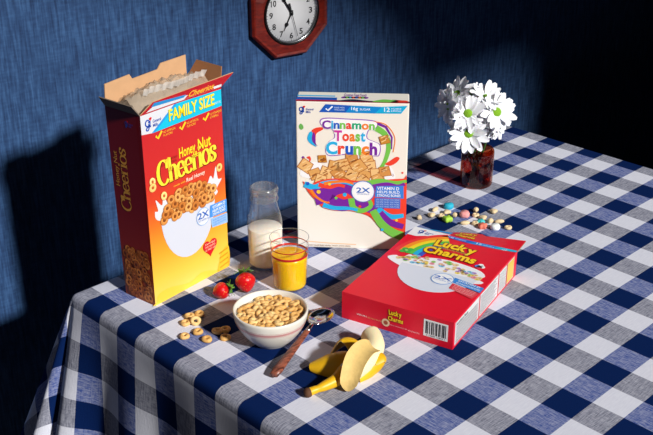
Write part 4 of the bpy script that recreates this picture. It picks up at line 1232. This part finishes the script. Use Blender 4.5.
# front board from the octagon to the round opening
NB = 48; DR = 1.24; inner = [(DR*math.cos(2*PI*k/NB+PI/8), -.36, DR*math.sin(2*PI*k/NB+PI/8)) for k in range(NB)]
def oct_at(k):
    a = 2*PI*k/NB+PI/8; s8 = NB//8; i = k//s8; f = (k % s8)/s8
    p, q = rings[-1][i], rings[-1][(i+1) % 8]; return tuple(p[j]+(q[j]-p[j])*f for j in range(3))
outr = [oct_at(k) for k in range(NB)]
w.add(outr+inner, [(k, (k+1) % NB, NB+(k+1) % NB, NB+k) for k in range(NB)], 0, False)
w.add(inner+[(x*.985, -.2, z*.985) for x, y, z in inner], [(k, (k+1) % NB, NB+(k+1) % NB, NB+k) for k in range(NB)], 0, False)
fix_normals(w.build('octagonal_frame', cw, clock))
def yl(prof, m, name, n=56):
    """lathe about the clock's axis: (radius, depth towards room)"""
    w = MB(); vs = []; fs = []
    for r, d in prof:
        for k in range(n): a = 2*PI*k/n; vs.append((r*math.cos(a), -d, r*math.sin(a)))
    for i in range(len(prof)-1):
        for k in range(n): fs.append((i*n+k, i*n+(k+1) % n, (i+1)*n+(k+1) % n, (i+1)*n+k))
    w.add(vs, fs, 0, True); return fix_normals(w.build(name, m, clock))
yl([(1.20, .30), (1.20, .40), (1.225, .43), (1.27, .43), (1.29, .39), (1.29, .3)], mat('black_bezel', (18, 14, 14), .25), 'bezel')
yl([(1.13, .29), (1.16, .37), (1.19, .405), (1.21, .40)], mat('silver_ring', (150, 152, 156), .22, .9), 'silver_ring')
dial = yl([(0, .30), (1.17, .30), (1.17, .28), (0, .28)], mat('dial_white', (226, 226, 228), .5), 'dial')
pc = Print((-1.2, -.30, -1.2), (2.4, 0, 0), (0, 0, 2.4), .004)
blk = (18, 18, 20)
for k in range(1, 13):
    a = PI/2-2*PI*k/12; u, v = .5+.385*math.cos(a), .5+.385*math.sin(a)
    s_ = str(k); wd = .05 if len(s_) == 1 else .085
    if s_ == '1': wd = .028
    pc.text(s_, u-wd/2-.008, v-.05, u+wd/2+.008, v+.05, blk, 1, .016)
for k in range(60):
    a = 2*PI*k/60; r0, r1 = .452, (.468 if k % 5 else .474)
    pc.stroke([(.5+r0*math.cos(a), .5+r0*math.sin(a)), (.5+r1*math.cos(a), .5+r1*math.sin(a))], .012 if k % 5 else .026, (70, 70, 76), 1)
pc.build('numerals', clock)
def hand(name, ang, segs, d, m_):
    """ang degrees clockwise from 12; segs: outline (along, half width)"""
    w = MB(); a = R(90-ang); t = Vector((math.cos(a), 0, math.sin(a))); s_ = Vector((-math.sin(a), 0, math.cos(a)))
    L = [t*x+s_*h for x, h in segs]; Rr = [t*x-s_*h for x, h in segs][::-1]
    w.prism([p+Vector((0, -d, 0)) for p in L+Rr], (0, -.012, 0)); return fix_normals(w.build(name, m_, clock))
hm = mat('hand_black', (12, 12, 14), .35)
hand('hour_hand', 208, [(-.12, .03), (.0, .03), (.40, .022), (.46, .085), (.52, .075), (.62, .018), (.78, .008)], .335, hm)
hand('minute_hand', 329, [(-.10, .035), (.0, .035), (.58, .028), (.64, .075), (.72, .06), (.80, .016), (1.0, .006)], .352, hm)
hand('second_hand', 165, [(-.42, .035), (-.22, .03), (-.1, .012), (.0, .012), (1.0, .008)], .37, mat('hand_dark', (40, 40, 44), .3))
yl([(0, .40), (.05, .395), (.075, .37), (.075, .33)], hm, 'hub', 20)

# ------------------------------------------------------------------ light
d = D_LIGHT.normalized()
sun = bpy.data.lights.new('sun', 'SUN'); so = bpy.data.objects.new('sun', sun); COL.objects.link(so)
so.rotation_mode = 'QUATERNION'; so.rotation_quaternion = Vector((0, 0, -1)).rotation_difference(d)
so.location = T(0, -60, 60)
sun.energy = 4.9; sun.angle = R(4.0); sun.color = (1.0, .985, .955)
fl_ = bpy.data.lights.new('fill_light', 'AREA'); fo = bpy.data.objects.new('fill_light', fl_); COL.objects.link(fo)  # added fill with no source in the room, lifts the shaded left faces
fl_.shape = 'DISK'; fl_.size = .9; fl_.energy = .55; fl_.color = (1.0, .86, .74)
fo.location = T(-27, 4, 13); fo.rotation_mode = 'QUATERNION'
fo.rotation_quaternion = Vector((0, 0, -1)).rotation_difference((Vector((-3, 5, 0))-Vector((-27, 4, 13))).normalized())
wd_ = bpy.data.worlds.new('world'); S.world = wd_; wd_.use_nodes = True
wd_.node_tree.nodes['Background'].inputs[0].default_value = (.8, .85, 1, 1)
wd_.node_tree.nodes['Background'].inputs[1].default_value = .015

# ------------------------------------------------------------------ camera
cam = bpy.data.cameras.new('camera'); co = bpy.data.objects.new('camera', cam); COL.objects.link(co)
yaw, pitch = 0.793226785, 0.442303435
fw = Vector((math.cos(yaw)*math.cos(pitch), math.sin(yaw)*math.cos(pitch), -math.sin(pitch)))
rt = Vector((math.sin(yaw), -math.cos(yaw), 0)); up = rt.cross(fw)
co.matrix_world = Matrix.Translation(T(-21.6058, -13.7046, 15.9468)) @ Matrix((rt, up, -fw)).transposed().to_4x4()
cam.sensor_width = 36; cam.lens = 1017.329/653*36; cam.clip_start = .02
S.camera = co
S.view_settings.view_transform = 'Standard'; S.view_settings.look = 'None'
S.view_settings.exposure = 0; S.view_settings.gamma = 1; S.view_settings.use_curve_mapping = False
S.cycles.use_denoising = True
S.cycles.max_bounces = 16; S.cycles.transparent_max_bounces = 24
